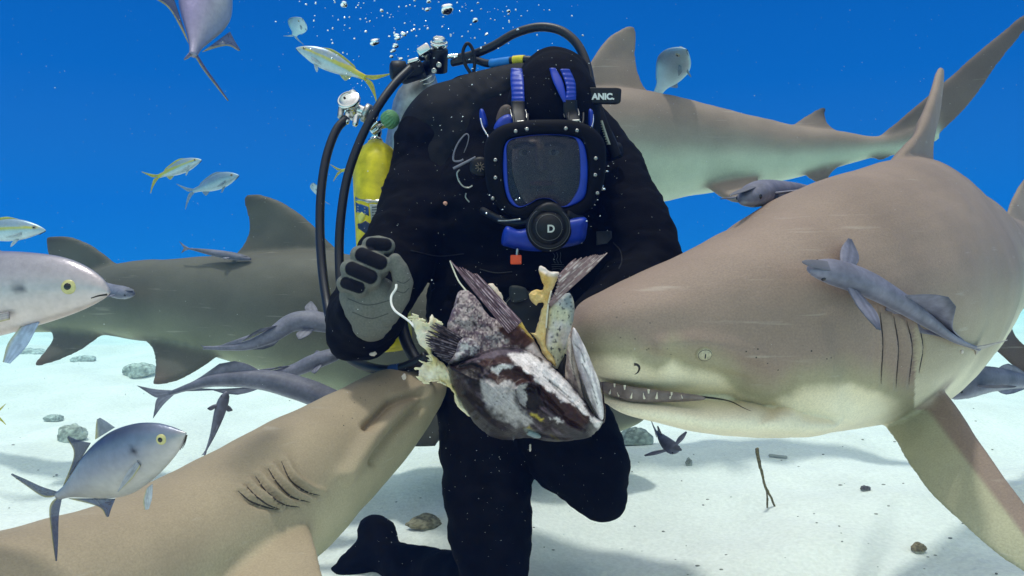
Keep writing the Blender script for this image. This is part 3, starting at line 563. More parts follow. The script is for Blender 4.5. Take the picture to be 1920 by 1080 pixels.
# ------------------------------------------------------------------ remoras
REM = np.array(lin(128,124,140)); REMD = np.array(lin(84,84,98)); REML = np.array(lin(185,182,190))
m_disc = material('sucker_disc', (.13, .125, .155), rough=.7, nz=.1)
def remora(label, spine, hw, hh, up, pl=.17, pspread=(1, 1), dors=.12, tail=.11, tip=None, disc=True, dark=0, tailup=(1, 1), seed=0, belly=0, eyes=True, group=None, pec_back=.55, ride=None):
    n = 70
    if ride is not None:                                  # lies on another animal's skin
        sp2 = []
        for q in spine:
            p, nn = hit(ride, q[0], q[1]); sp2.append((q[0], q[1], q[2] if p is None else PX(p[None])[0,2]-q[2]))
        spine = sp2
    hw *= .78; hh *= .78; pl *= .9
    P = interp(spine, n); C = WA(P); t = nrm(np.gradient(C, axis=0)); L = np.linalg.norm(np.diff(C, axis=0), axis=1).sum()
    U = camdir(*up)[None] - t*(t @ camdir(*up))[:,None]; U = nrm(U); S = np.cross(t, U); u = np.linspace(0, 1, n)
    f = np.interp(u, [0,.03,.08,.16,.26,.38,.52,.66,.80,.92,1], [.22,.50,.74,.94,1.0,.93,.74,.52,.31,.15,.12]); fh = np.interp(u, [0,.03,.08,.16,.26,.38,.52,.66,.8,.92,1], [.22,.45,.66,.9,1,.97,.82,.60,.38,.24,.2])
    g = loft(C, U*(fh*hh)[:,None], S*(f*hw)[:,None], 30, 2.2); V = g[0]; a = g[2]
    c = mixc(REM, REMD, sm(.2,.7,noise(V, 30, seed))*.5+dark); c = mixc(c, REML, sm(-.3,-.8,a['v'])*(.5+belly)); 
    side = np.exp(-((a['v']+.05)/.28)**2); c = mixc(c, REMD*.6, side*.45*sm(.0,.1,a['u']))
    gs, cs = [g], [c]
    def add(le, te, th, cc, k=None):
        q = fin3(le, te, th, tmin=.0016, n=20, k=10); gs.append(q); A = q[2]; ray = .8+.3*(np.sin(A['u']*55) > 0); cs.append(mixc(np.array(cc)[None]*ray[:,None], k if k is not None else cc, sm(.6, 1, A['v'])))
    at = lambda x: (lambda i: (C[i], t[i], U[i], S[i], f[i]*hw, fh[i]*hh))(int(x*(n-1)))
    for sg, sp in zip((1, -1), pspread):
        if sp == 0: continue
        c0, t0, u0, s0, w0, h0 = at(.235); r = c0 + s0*sg*w0*.8 - u0*h0*.1; r2 = at(.30)[0] + s0*sg*w0*.8 - u0*h0*.2
        d = nrm(s0*sg*abs(sp) + t0*pec_back + u0*(.0 if sp > 0 else .9)); ln = pl*L
        add([r, r + d*ln*.55 - t0*ln*.10, r + d*ln], [r2, r2 + d*ln*.5 + t0*ln*.12, r + d*ln*1.0 + t0*ln*.10], .006, REM*.9, REMD)
    for sg, hgt in ((1, dors), (-1, dors*.85)):
        if hgt == 0: continue
        e = lambda x, k: at(x)[0] + at(x)[2]*sg*(at(x)[5]*.8 + k*L)
        add([e(.50, 0), e(.56, hgt*.55), e(.60, hgt*.8)], [e(.90, 0), e(.78, hgt*.14), e(.655, hgt*.72)], .004, REM*.85, REMD*.8)
    ce, te_, ue, se, _, he = at(.985)
    tl = tail*L
    for sg, k in ((1, tailup[0]), (-1, tailup[1])):
        if k: add([ce+ue*sg*he*.9, ce+te_*tl*.5+ue*sg*tl*.30*k, ce+te_*tl+ue*sg*tl*.62*k], [ce, ce+te_*tl*.55, ce+te_*tl*.86+ue*sg*tl*.40*k], .004, REM if tip is None else np.array(tip), REMD if tip is None else np.array(tip))
    V, Fs = join(*gs); root = empty('remora', V.mean(0), label, 'remora', group)
    obj('body', (V, Fs), m_remora, root, col=np.vstack(cs))
    if disc:
        c0, t0, u0, s0, w0, h0 = at(.13); dl = L*.105
        obj('sucker_disc', ellipsoid(c0 + u0*h0*.84, s0*w0*.50, t0*dl*.85, u0*h0*.13, 24, 14), m_disc, root)
    if eyes:
        for sg in (1, -1):
            c0, t0, u0, s0, w0, h0 = at(.10); r = hw*.16; p = c0 + s0*sg*w0*.97; e = obj('eye', ellipsoid(p, t0*r, u0*r, s0*sg*r*.6, 14, 8), m_black, root)
    return root
# on the big shark's flank
remora('dark remora with spread fins, clinging along the big shark\'s flank', [(1516,504,.05),(1560,510,.042),(1620,530,.036),(1680,562,.032),(1740,602,.03),(1790,636,.03),(1836,655,.04)], .027, .022, (.35,-.55,-.8), pl=.155, pspread=(1,1), dors=.10, tail=.13, tip=lin(172,162,156), tailup=(1.0,.35), seed=1, ride=bA)
remora('lilac remora facing the camera above the big shark\'s back', [(1393,375,1.28),(1420,364,1.34),(1448,360,1.45),(1495,358,1.66),(1540,362,1.9),(1590,370,2.2)], .036, .032, (-.32,-.9,-.42), pl=.07, pspread=(1,1), dors=0, tail=.06, seed=2)
remora('pale remora with long curved tail beside the diver\'s elbow', [(665,601,2.18),(620,606,2.17),(580,601,2.16),(545,606,2.15),(508,630,2.13),(465,647,2.12),(420,652,2.11),(382,652,2.10)], .042, .034, (.12,-.75,-.65), pl=.16, dors=.085, tail=.04, seed=3, belly=.2, dark=-.2)
remora('small remora tucked under the diver\'s elbow', [(650,660,2.0),(618,668,2.0),(585,680,2.0),(552,694,2.0),(515,702,2.0),(480,700,2.0),(456,694,2.0)], .030, .026, (.0,-.85,-.5), pl=.15, dors=.05, tail=.04, seed=4)
remora('long grey remora with open forked tail, under the olive grey shark\'s belly', [(680,772,1.86),(625,752,1.86),(560,728,1.86),(490,712,1.86),(410,712,1.86),(360,724,1.86),(318,738,1.86)], .044, .038, (.04,-.95,-.2), pl=.13, pspread=(1,0), dors=.075, tail=.15, seed=5, dark=.15)
remora('thin remora diving nose up over bare sand', [(425,735,1.62),(416,760,1.62),(407,790,1.62),(397,820,1.62),(384,850,1.62)], .017, .013, (.75,.25,-.6), pl=.18, dors=.05, tail=.09, seed=6, belly=.4)
remora('blue black striped remora behind the big shark\'s front fin', [(1780,742,1.75),(1812,722,1.76),(1848,712,1.78),(1890,712,1.82),(1940,716,1.9),(1990,712,1.98)], .026, .045, (-.15,-.85,-.1), pl=.17, dors=.05, tail=.12, seed=7, dark=.35)
remora('small dark remora seen head on under the big shark\'s jaw', [(1272,846,1.62),(1258,838,1.64),(1245,826,1.69),(1236,815,1.76),(1228,806,1.85)], .020, .017, (-.3,-.85,-.5), pl=.24, dors=.12, tail=.16, seed=8, dark=.3)
remora('short remora stuck on top of the olive grey shark beside its tall fin', [(470,486,2.40),(435,480,2.42),(400,474,2.44),(372,469,2.45),(352,466,2.46)], .02, .016, (.15,-.9,-.4), pl=.1, dors=0, tail=.14, seed=9, dark=.35, eyes=False)
remora('grey remora by the big silver jack\'s mouth', [(250,552,2.36),(232,549,2.38),(212,545,2.41),(190,536,2.45),(170,528,2.5),(140,520,2.55)], .03, .028, (.15,-.9,-.4), pl=.1, dors=0, tail=.08, seed=10)
# ------------------------------------------------------------------ the diver
m_suit = material('neoprene', (.0035, .0035, .0045), rough=.9, nz=.35, nzs=30, bump=.0012, bs=260, spec=.08)
m_nylon = material('black_nylon', (.004, .004, .005), rough=.7, nz=.3, nzs=60, bump=.001, bs=500, spec=.2)
m_rubber = material('black_rubber', (.004, .004, .005), rough=.5, nz=.2, nzs=80, spec=.3)
m_hoseM = material('hose_rubber', (.009, .009, .012), rough=.42, nz=.2, nzs=200, bump=.0004, bs=600, spec=.4)
m_blue = material('blue_silicone', (.004, .032, .36), rough=.45, nz=.12, nzs=40, spec=.45)
m_steel = material('polished_steel', (.72, .72, .72), rough=.16, metal=1, nz=.08, nzs=60)
m_steel2 = material('worn_steel', (.46, .45, .43), rough=.34, metal=1, nz=.25, nzs=120, bump=.0005)
m_orange = material('orange_plastic', (.80, .09, .02), rough=.4, nz=.1)
m_glove = material('glove_fabric', attr=True, rough=.85, nz=.14, nzs=260, bump=.0006, bs=900, spec=.15)
m_face = material('face_skin', attr=True, rough=.5, nz=.12, nzs=60, spec=.3)
def pm(px, py, d): return W(px, py, d)
person = empty('person', W(950, 1000, 1.75)*np.array([1,1,0]), 'kneeling diver in black wetsuit and full face mask, one grey gloved hand raised', 'diver')
G = []
def rc(a, ra, b, rb): G.append(rcone(W(*a), ra, W(*b), rb))
def el(c, rx, ry, rz, tilt=0): G.append(ellipsoid(W(*c), camdir(math.cos(tilt), math.sin(tilt))*rx, camdir(-math.sin(tilt), math.cos(tilt))*ry, _f*rz))
# trunk
el((905,285,1.98), .225, .215, .15, -.25); el((1000,300,1.90), .215, .225, .17); el((960,430,1.86), .225, .27, .165); el((955,580,1.83), .21, .22, .16); el((945,700,1.80), .185, .17, .155)
rc((830,270,1.98), .125, (800,380,1.92), .115); rc((1085,255,1.90), .095, (1130,320,1.86), .105)
# head, hood and neck
el((1035,232,1.70), .112, .165, .15, .05); rc((1035,300,1.76), .10, (1010,350,1.88), .13); el((1040,150,1.74), .085, .07, .10)
# raised arm: shoulder - elbow - wrist
rc((800,370,1.90), .112, (735,500,1.72), .092); rc((735,500,1.72), .092, (682,606,1.55), .079); rc((682,606,1.55), .079, (690,592,1.46), .066); rc((665,625,1.54), .058, (720,590,1.45), .05)
# other arm, bent behind the shark's snout
rc((1130,320,1.86), .105, (1185,420,1.74), .092); rc((1120,420,1.86), .11, (1148,530,1.70), .09); rc((1185,420,1.74), .092, (1222,505,1.66), .078); rc((1222,505,1.66), .078, (1140,575,1.50), .058); rc((1140,575,1.50), .058, (1080,640,1.36), .045)
# legs
rc((900,715,1.79), .125, (908,830,1.70), .108); rc((908,830,1.70), .108, (922,1010,1.62), .092); rc((922,1010,1.62), .092, (928,1105,1.60), .075)
rc((1000,735,1.78), .125, (1070,835,1.63), .105); rc((1070,835,1.63), .105, (1128,935,1.50), .052); rc((1085,800,1.62), .085, (1122,880,1.54), .066)
rc((928,1095,1.63), .07, (800,1075,1.86), .058); rc((800,1075,1.86), .058, (712,1040,1.98), .05)
rc((712,1012,2.0), .052, (705,996,2.02), .05); rc((712,1030,1.98), .055, (628,1092,1.98), .04)
rc((1128,930,1.52), .05, (1105,905,1.95), .05)
V, Fs, N, _ = fuse(G, .0085, 9)
q = PX(V); wr = (noise(V*np.array([1, 1, 2.2]), 14, 41, 3)-.5)*.020 + (noise(V, 5, 43, 2)-.5)*.02
hd = np.exp(-(((q[:,0]-1035)/120)**2+((q[:,1]-230)/150)**2)*.8); V = V + N*(wr*(1-hd))[:,None]
body = obj('body', (V, Fs), m_suit, person); bP = bvh_of((V, Fs))
# vest and harness (clothing)
vest = inflate([(762,205),(800,165),(850,148),(900,132),(985,118),(1000,150),(950,190),(905,250),(885,330),(880,420),(860,470),(800,450),(752,400),(742,320),(745,250)], lambda P: 1.84+(P[:,1]-300)*-.00018+(900-P[:,0])*.0007, .06, 46, step=5, relief=lambda P: (noise(np.c_[P*.02, P[:,:1]*0], 1, 5)-.5)*.03)
vo = obj('buoyancy_vest', vest[:2], m_nylon, person)
sh = inflate([(1128,240),(1150,262),(1166,272),(1168,300),(1150,300),(1126,285),(1112,250)], 1.76, .02, 12, step=3); obj('shoulder_strap', sh[:2], m_nylon, person)
# glove: palm, four curled fingers, thumb
GG, GC = [], []; gcol = np.array(lin(112, 112, 106)); gblk = np.array((.006, .006, .009))
def gc(*pts):
    for a, b in zip(pts[:-1], pts[1:]): g = rcone(W(*a[:3]), a[3], W(*b[:3]), b[3], 16); GG.append(g)
fingers = [((694,459,1.405),(726,461,1.385),.0160), ((674,478,1.395),(716,496,1.372),.0182), ((655,504,1.390),(698,523,1.368),.0178), ((645,531,1.392),(676,542,1.374),.0148)]
for i, (k, p, r) in enumerate(fingers):
    gc((690-6*i, 545+3*i, 1.43, .028), (k[0]+3, k[1]+6, k[2]+.014, r*1.05), (*k, r), ((k[0]+p[0])/2, (k[1]+p[1])/2-2, (k[2]+p[2])/2-.004, r*1.06), (*p, r*.96), (p[0]-2, p[1]+11, p[2]+.024, r*.86), (p[0]-16, p[1]+14, p[2]+.04, r*.8))
gc((672,556,1.425,.037), (690,590,1.43,.040)); gc((708,556,1.42,.040), (706,594,1.43,.040)); gc((690,575,1.425,.047),(696,600,1.435,.043))
gc((722,585,1.415,.030), (748,556,1.395,.0215), (756,530,1.385,.0195), (749,505,1.378,.0170), (741,487,1.374,.0125))
V, Fs, N, _ = fuse(GG, .0022, 3); q = PX(V)[:,:2]; col = np.tile(gcol, (len(V), 1)); toc = nrm(CAMP-V)
for i, (k, p, r) in enumerate(fingers):
    a, b = np.array(k[:2]), np.array(p[:2]); ax = (b-a)/np.linalg.norm(b-a); nn = np.array([-ax[1], ax[0]]); L = np.linalg.norm(b-a); R = r*F/1.38
    x = (q-a) @ ax; y = (q-a) @ nn; e = np.sqrt((np.maximum(np.abs(x-L/2)-L*.42, 0)/(R*.72))**2 + ((y+R*.12)/(R*.78))**2)
    m = sm(1.04, .93, e)*((N*toc).sum(1) > .05); col = mixc(col, gblk, m)
glove = obj('glove', (V, Fs), m_glove, person, col=col)
bG = bvh_of((V, Fs))
for ln in ([(652,560),(690,572),(735,562)], [(660,585),(695,597),(728,588)], [(742,545),(757,549),(767,540)], [(744,527),(757,531),(768,524)]):
    P = on_skin(bG, ln, -.0006, 24)
    if len(P) > 6: s_ = obj('crease', tube3(P, .0012, n=30, m=6), material('glove_seam', lin(74,76,74), rough=.9) if 'glove_seam' not in bpy.data.materials else bpy.data.materials['glove_seam'], glove)
# face behind the glass
fc = W(1030, 300, 1.632); R0 = camdir(1, .02); D0 = camdir(-.02, 1)
fg = [ellipsoid(fc, R0*.084, D0*.12, _f*.075, 40, 40)]
fg += [rcone(W(1012,262,1.566), .006, W(1014,316,1.552), .012), rcone(W(960,272,1.580), .010, W(1003,270,1.568), .008), rcone(W(1021,270,1.568), .008, W(1062,272,1.580), .010), rcone(W(995,346,1.566), .007, W(1035,346,1.566), .007)]
V, Fs, N, _ = fuse(fg, .003, 5); q = PX(V)[:,:2]; c = np.tile(np.array((.40, .27, .20)), (len(V), 1))
for bl in ([(966,275),(984,269),(1000,271)], [(1024,271),(1040,269),(1058,274)]): c = mixc(c, np.array((.05, .035, .03)), sm(6, 2, ldist(q, bl)))
c = mixc(c, np.array((.35, .14, .12)), sm(6, 3, ldist(q, [(998,343),(1032,343)])))
face = obj('face', (V, Fs), m_face, person, col=c)
bF = bvh_of((V, Fs))
for ex in (984, 1038):
    p, n = hit(bF, ex, 286)
    e = obj('eye', ellipsoid(p+_f*.004, R0*.0135, D0*.0075, _f*.008), material('eye_white', (.6,.58,.55), rough=.2) if 'eye_white' not in bpy.data.materials else bpy.data.materials['eye_white'], person); obj('iris', ellipsoid(p-_f*.002, R0*.0055, D0*.006, _f*.004, 16, 8), m_black, e)

# ------------------------------------------------------------------ full face mask
m_frame = material('frame_rubber', (.003,.003,.004), rough=.75, nz=.2, spec=.12)
mask = empty('diving_mask', W(1030, 330, 1.52), 'full face diving mask with clear window, blue skirt and round breathing valve', 'mask')
m_glass = bpy.data.materials.new('mask_glass'); m_glass.use_nodes = True; t = m_glass.node_tree; N_ = t.nodes; p_ = N_['Principled BSDF']
gn = N_.new('ShaderNodeTexNoise'); gn.inputs['Scale'].default_value = 420; gn.inputs['Detail'].default_value = 5; gt = N_.new('ShaderNodeTexCoord'); t.links.new(gt.outputs['Object'], gn.inputs['Vector'])
gm = N_.new('ShaderNodeMapRange'); gm.inputs[1].default_value = .35; gm.inputs[2].default_value = .70; gm.inputs[3].default_value = .34; gm.inputs[4].default_value = .60; t.links.new(gn.outputs['Fac'], gm.inputs[0]); t.links.new(gm.outputs[0], p_.inputs['Alpha'])   # dust and salt on the glass
p_.inputs['Base Color'].default_value = (.026, .030, .052, 1); p_.inputs['Roughness'].default_value = .08; p_.inputs['Alpha'].default_value = .44; p_.inputs['Specular IOR Level'].default_value = .3
vis = [(950,266),(985,255),(1030,252),(1070,255),(1092,266),(1101,300),(1101,345),(1094,372),(1070,386),(1052,388),(1040,378),(1026,372),(1008,374),(990,384),(972,389),(955,378),(946,350),(943,305)]
zf0 = zf = lambda P: 1.500 + ((P[:,0]-1025)/100)**2*.022 + ((P[:,1]-320)/100)**2*.006
gl = inflate(vis, zf, .004, 30, step=5, seam=.001); glass = obj('window', gl[:2], m_glass, mask)
# frame: a thick rounded band round the window
outer = [(912,262),(940,236),(985,226),(1030,224),(1075,226),(1112,240),(1134,268),(1136,310),(1130,350),(1112,386),(1085,408),(1060,418),(1030,424),(1000,420),(968,410),(935,390),(914,355),(908,305)]
def ring_solid(inn, out, zfun, th, rad, back=.03, n=220, k=9):
    A, B = curve_poly(inn, 12), curve_poly(out, 12)
    ca = np.array(out).mean(0)
    def resamp(P):
        ang = np.unwrap(np.arctan2(P[:,1]-ca[1], P[:,0]-ca[0])); 
        if ang[-1] < ang[0]: P = P[::-1]; ang = ang[::-1]
        a2 = np.concatenate([ang-2*math.pi, ang, ang+2*math.pi]); P2 = np.vstack([P, P, P]); g = np.linspace(-math.pi, math.pi, n, endpoint=False)
        return np.stack([np.interp(g, a2, P2[:,0]), np.interp(g, a2, P2[:,1])], 1)
    A, B = resamp(A), resamp(B); rows = []
    for f in np.linspace(0, 1, k):
        Q = A*(1-f)+B*f; rows.append(WA(np.c_[Q, zf(Q) - th*math.sqrt(max(0, 1-abs(2*f-1)**rad))]))
    Q = B; rows.append(WA(np.c_[Q, zf(Q)+back])); Q = A; rows.append(WA(np.c_[Q, zf(Q)+back]))
    m = len(rows); Vv = np.vstack(rows); Ff = []
    for i in range(m):
        i2 = (i+1) % m
        for j in range(n): j2 = (j+1) % n; Ff.append((i*n+j, i*n+j2, i2*n+j2, i2*n+j))
    return Vv, Ff
obj('frame', ring_solid(vis, outer, zf, .011, 2.2, back=.05), m_frame, mask)
skin_in = [(953,267),(985,256),(1030,253),(1070,256),(1083,268),(1087,300),(1086,342),(1078,364),(1066,382),(1052,386.5),(1040,377),(1026,371.2),(1008,373.2),(990,382.5),(973,386),(960,372),(953,348),(951,305)]
zf = lambda P: zf0(P)-.003
obj('inner_skirt', ring_solid(skin_in, vis, zf, .003, 2, back=.02), m_blue, mask); zf = zf0
# forehead skirt and chin pod in blue
for pl, d in (([(926,242),(934,224),(952,214),(964,222),(966,238),(948,243)], 1.56), ([(900,205),(908,208),(915,235),(905,238),(899,222)], 1.60), ([(1104,206),(1112,210),(1112,238),(1104,240)], 1.56)):
    g = inflate(pl, d, .012, 8, step=3); obj('skirt_edge', g[:2], m_blue, mask)
ch = inflate([(948,425),(975,430),(1010,420),(1060,412),(1098,408),(1100,436),(1092,455),(1060,464),(1020,471),(985,470),(955,464),(940,456)], lambda P: 1.505+(P[:,1]-430)*.0004, .022, 16, step=3); obj('chin_pod', ch[:2], m_blue, mask)
vc = W(1029, 428, 1.485); vax = -nrm(np.array(_f)*1.0 + _r*.0 - _u*.06)
reg = obj('breathing_valve', lathe([(.010,-.03),(.043,-.028),(.0465,-.02),(.0465,.0),(.044,.006),(.040,.0085),(.037,.0085),(.035,.0055),(.0335,.0055),(.0325,.0085),(.026,.010),(.0245,.0115),(.0015,.0118)], vc, vax, 48), m_rubber, mask)
ring_a = np.linspace(0, 2*math.pi, 40); rv, ru = _r, np.cross(vax, _r)
m_rim = material('grey_rim', (.10, .10, .10), rough=.4, nz=.1)
for rr, hh in ((.0262, .0108), (.0422, .0075)):
    o = obj('rim', tube3(vc + vax*hh + rr*(np.outer(np.cos(ring_a), rv)+np.outer(np.sin(ring_a), -ru)), .0006, n=80, m=6), m_rim, reg)
m_letter = material('letter_silver', (.60, .60, .58), rough=.35, nz=.05)
add_text('D', .021, m_letter, 'lettering', W(1033, 429.5, 1.468) , _r, _u, reg, bold=.0006)
obj('valve_arm', tube_px([(1060,404,1.50),(1075,410,1.51),(1090,416,1.52)], .013, n=20, m=14), m_rubber, mask)
br = obj('valve_cover', inflate([(1000,398),(1010,386),(1026,379),(1044,381),(1056,392),(1060,404),(1030,400)], 1.487, .008, 8, step=3)[:2], m_rubber, mask)
obj('valve_tube', tube_px([(995,416,1.50),(968,418,1.53),(938,412,1.58),(905,395,1.66)], .0085, n=40), m_hoseM, mask)
obj('valve_lever', tube_px([(934,414,1.518),(950,414,1.508),(976,411,1.492)], .0022, n=20, m=8), m_steel2, mask)
for (x, y) in [(967,246),(988,242),(1061,241),(1082,245),(929,300),(929,333),(1117,297),(1116,328),(924,372),(1120,362)]:
    P = np.array([[x, y]]); z = zf(P)[0]-.0135; c = W(x, y, z); s_ = obj('screw', lathe([(.0040,-.004),(.0040,.0005),(.0034,.0018),(.002,.0026),(.0003,.0028)], c, -_f, 20), m_steel2, mask)
    obj('socket', lathe([(.0013,-.001),(.0013,.0030),(.0002,.0031)], c, -_f, 6), m_black, s_)
# purge knob under the chin
pk = obj('purge_knob', rbox(W(967.5, 487, 1.50), _r*.0115, _u*.0095, _f*.008, .25), m_orange, mask)
obj('stem', rcone(W(970,468,1.50), .0028, W(969,480,1.50), .0028, 12), m_steel2, pk)
# head straps with buckles
def strap(name, L, Rr, mat, th, parent, waves=0, d=None):
    n = 40; l, r = interp(L, n), interp(Rr, n)
    for q_ in (l, r):
        for i in range(n):
            p, nn = hit(bP, q_[i,0], q_[i,1])
            if p is not None: q_[i,2] = min(q_[i,2], PX(p[None])[0,2]-.010)
        q_[:,2] = np.convolve(np.pad(q_[:,2], 6, mode='edge'), np.ones(13)/13, 'valid')
    wv = (np.sin(np.linspace(0, waves*2*math.pi, n))*.0011 if waves else np.zeros(n))
    l[:,2] -= wv; r[:,2] -= wv; a, b = WA(l), WA(r); rows = []
    for f in np.linspace(0, 1, 7): rows.append((a*(1-f)+b*f) - _f*th*math.sqrt(1-(2*f-1)**4*.96))
    for f in np.linspace(1, 0, 7): rows.append((a*(1-f)+b*f) + _f*th*.3)
    R = np.stack(rows, 1); V_, F_ = skin(R); return obj(name, (V_, F_), mat, parent)
strap('strap', [(958,128,1.64),(957,150,1.615),(959,172,1.595),(959,192,1.585)], [(979,129,1.64),(982,150,1.615),(983,172,1.595),(984,191,1.585)], m_blue, .004, mask, waves=7)
strap('strap', [(1050,130,1.64),(1058,150,1.615),(1062,170,1.595),(1058,190,1.585)], [(1068,130,1.64),(1078,152,1.615),(1080,170,1.595),(1080,187,1.585)], m_blue, .004, mask, waves=7)
strap('strap', [(1030,128,1.645),(1036,150,1.63),(1046,172,1.61),(1056,192,1.595)], [(1042,128,1.645),(1054,150,1.625),(1060,172,1.605),(1062,192,1.595)], m_blue, .003, mask)
for (x0, y0, x1, y1) in ((971,190,976,236), (1069,188,1080,234)):
    strap('strap_end', [(x0-13,y0,1.58),(x0-12,(y0+y1)/2,1.558),(x1-12,y1,1.515)], [(x0+13,y0,1.58),(x0+15,(y0+y1)/2,1.558),(x1+12,y1,1.515)], m_rubber, .004, mask)
    bk = obj('buckle', tube_px([(x1-14,y1-22,1.540),(x1-12,y1-5,1.520),(x1-6,y1,1.512),(x1+6,y1,1.512),(x1+13,y1-5,1.520),(x1+14,y1-22,1.540)], .0024, n=50, m=8), m_rubber, mask)
    obj('buckle_pin', tube_px([(x1-7,y1-7,1.514),(x1+7,y1-8,1.514)], .0028, n=10, m=8), m_steel2, bk)
    for sg in (-1, 1): obj('buckle_edge', tube_px([(x0+sg*14,y0+16,1.562),(x0+sg*14.5+2,y0+24,1.556),(x0+sg*13+3,y0+32,1.548)], .0013, n=14, m=6), m_steel2, bk)
for (a, b, c) in [((901,222,1.585),(905,238,1.58),(913,252,1.57)), ((914,252,1.57),(916,262,1.565),(915,275,1.56)), ((1112,215,1.56),(1112,228,1.555),(1109,238,1.55))]: obj('side_buckle', tube_px([a, b, c], .0018, n=14, m=6), m_steel, mask)
# talk unit on the side of the hood
cap = obj('hood_valve', lathe([(.004,-.02),(.022,-.016),(.030,-.004),(.031,.006),(.028,.013),(.016,.017),(.001,.018)], W(1035,106,1.72), camdir(.05,-1,-.25), 32), m_rubber, person)
tmp_ = inflate([(930,226),(938,202),(952,196),(962,206),(960,224),(944,232)], 1.575, .006, 8, step=3); obj('temple', tmp_[:2], material('temple_skin', (.085,.055,.045), rough=.6), person)
com = empty('talk_unit', W(880, 300, 1.62), 'black earpiece with curved grey wire ring and small round grille on the hood', 'earpiece')
m_wire = material('grey_wire', (.20, .19, .24), rough=.35, nz=.1)
obj('loop', tube_px([(869,299,1.63),(862,302,1.63),(851,301,1.63),(851,288,1.63),(858,270,1.63),(868,256,1.63),(875,251,1.63),(879,256,1.63),(876,271,1.63),(870,286,1.63)], .0026, n=70, m=8, r1=.0009), m_wire, com)
obj('bar', tube_px([(850,316,1.63),(870,306,1.625),(892,295,1.62)], .0030, n=20, m=8), m_wire, com)
obj('clip_wire', tube_px([(862,318,1.63),(857,325,1.63),(860,338,1.63),(868,349,1.63),(878,352,1.63),(886,348,1.63)], .0018, n=40, m=8), m_steel2, com)
obj('lower_wire', tube_px([(874,362,1.63),(873,370,1.63),(880,379,1.63)], .0015, n=20, m=8), m_steel2, com)
ea = obj('housing', lathe([(.004,-.03),(.021,-.028),(.023,-.004),(.021,.003),(.016,.006),(.001,.0065)], W(900,313,1.60), -_f, 28), m_rubber, com)
for k in range(9):
    a = k*2*math.pi/9; c0 = W(900,313,1.592); ea2 = obj('grille_bar', tube3(np.array([c0 + (_r*math.cos(a)+_u*math.sin(a))*.003, c0 + (_r*math.cos(a)+_u*math.sin(a))*.0105]), .0011, n=8, m=6), m_rim2 if 'm_rim2' in globals() else globals().setdefault('m_rim2', material('bronze_grey', (.22,.17,.13), rough=.5)), com)
# chest gear
gauge = empty('pressure_gauge', W(985, 585, 1.60), 'round black gauge with a thin grey rim on the diver\'s chest', 'gauge')
gcn = W(985, 592, 1.60); obj('case', lathe([(.003,-.02),(.052,-.018),(.055,-.002),(.052,.004),(.002,.0045)], gcn, -_f, 40), m_rubber, gauge)
obj('rim', tube3(gcn-_f*.0045 + .0505*(np.outer(np.cos(ring_a), _r)+np.outer(np.sin(ring_a), _u)), .0011, n=90, m=6), m_rim, gauge)
pk2 = inflate([(956,537),(985,540),(989,560),(960,566)], 1.585, .006, 5, step=3); pocket = obj('slate', pk2[:2], material('dark_slate', (.022,.026,.028), rough=.6)); tag(pocket, 'small dark grey slate above the chest gauge', 'slate')

em = []
for dx_ in (0, 8, 16):
    P = on_skin(bP, [(1036+dx_*.9,473),(1040+dx_*.7,480),(1037+dx_*.8,487),(1041+dx_*.7,494)], .0012, 24)
    if len(P) > 6: em.append(tube3(P, .0005, n=30, m=6))
for yy in (497, 501, 505):
    P = on_skin(bP, [(1034,yy),(1045,yy-.8),(1057,yy)], .0012, 16)
    if len(P) > 6: em.append(tube3(P, .0005, n=20, m=6))
obj('emblem', join(*em), material('emblem_grey', (.10,.11,.13), rough=.6), person)
for nm_, pl_, mt_ in (('chest_patch', [(1118,434),(1146,433),(1147,446),(1138,457),(1118,460)], material('patch_grey', (.030,.032,.036), rough=.7)), ('blue_tab', [(797,552),(816,540),(809,546)], m_blue)):
    g = inflate(pl_, 2, 0, 4, step=3, per=1, seam=.0005); h2 = len(g[0])//2; V2 = g[0].copy()
    for i in range(h2):
        p, n = hit(bP, *g[2][i])
        if p is not None: V2[i] = p - _f*.004; V2[i+h2] = p - _f*.001
    obj(nm_, (V2, g[1]), mt_, person)
for pts_ in ([(1150,455),(1163,470),(1166,490),(1160,505)], [(900,505),(930,512),(960,510)], [(770,470),(820,480),(870,476)]):
    P = on_skin(bP, pts_, .0006, 24)
    if len(P) > 8: obj('seam', tube3(P, .0013, n=40, m=6), m_seam if 'm_seam' in globals() else globals().setdefault('m_seam', material('suit_seam', (.012,.012,.014), rough=.6)), person)
# ------------------------------------------------------------------ tanks, valves and hoses
tank = empty('scuba_tank', W(712, 640, 2.0), 'scratched yellow diving tank with torn stickers and green valve knob', 'tank')
m_yel = material('yellow_paint', (.74, .60, .012), rough=.42, nz=.22, nzs=38, nz2=.12, nz2s=9, bump=.0008, bs=90, spec=.4)
ta, tb = W(704, 268, 2.02), W(726, 655, 1.90); tax = nrm(tb-ta); TL = np.linalg.norm(tb-ta); R_ = .0660
obj('cylinder', lathe([(.020,-.004),(.022,.0),(.025,.004),(.034,.011),(.046,.022),(.056,.040),(.062,.056),(R_,.082),(R_,.14),(R_,TL*.5),(R_,TL-.02),(.055,TL),(.01,TL+.005)], ta, tax, 56), m_yel, tank)
obj('neck_collar', lathe([(.017,-.012),(.0195,-.010),(.0205,-.004),(.0195,.001),(.010,.002)], ta, tax, 36), m_steel, tank)
bt = BVHTree.FromPolygons([tuple(p) for p in (lathe([(R_,.0),(R_,TL)], ta, tax, 56)[0])], [tuple(f) for f in lathe([(R_,.0),(R_,TL)], ta, tax, 56)[1]])
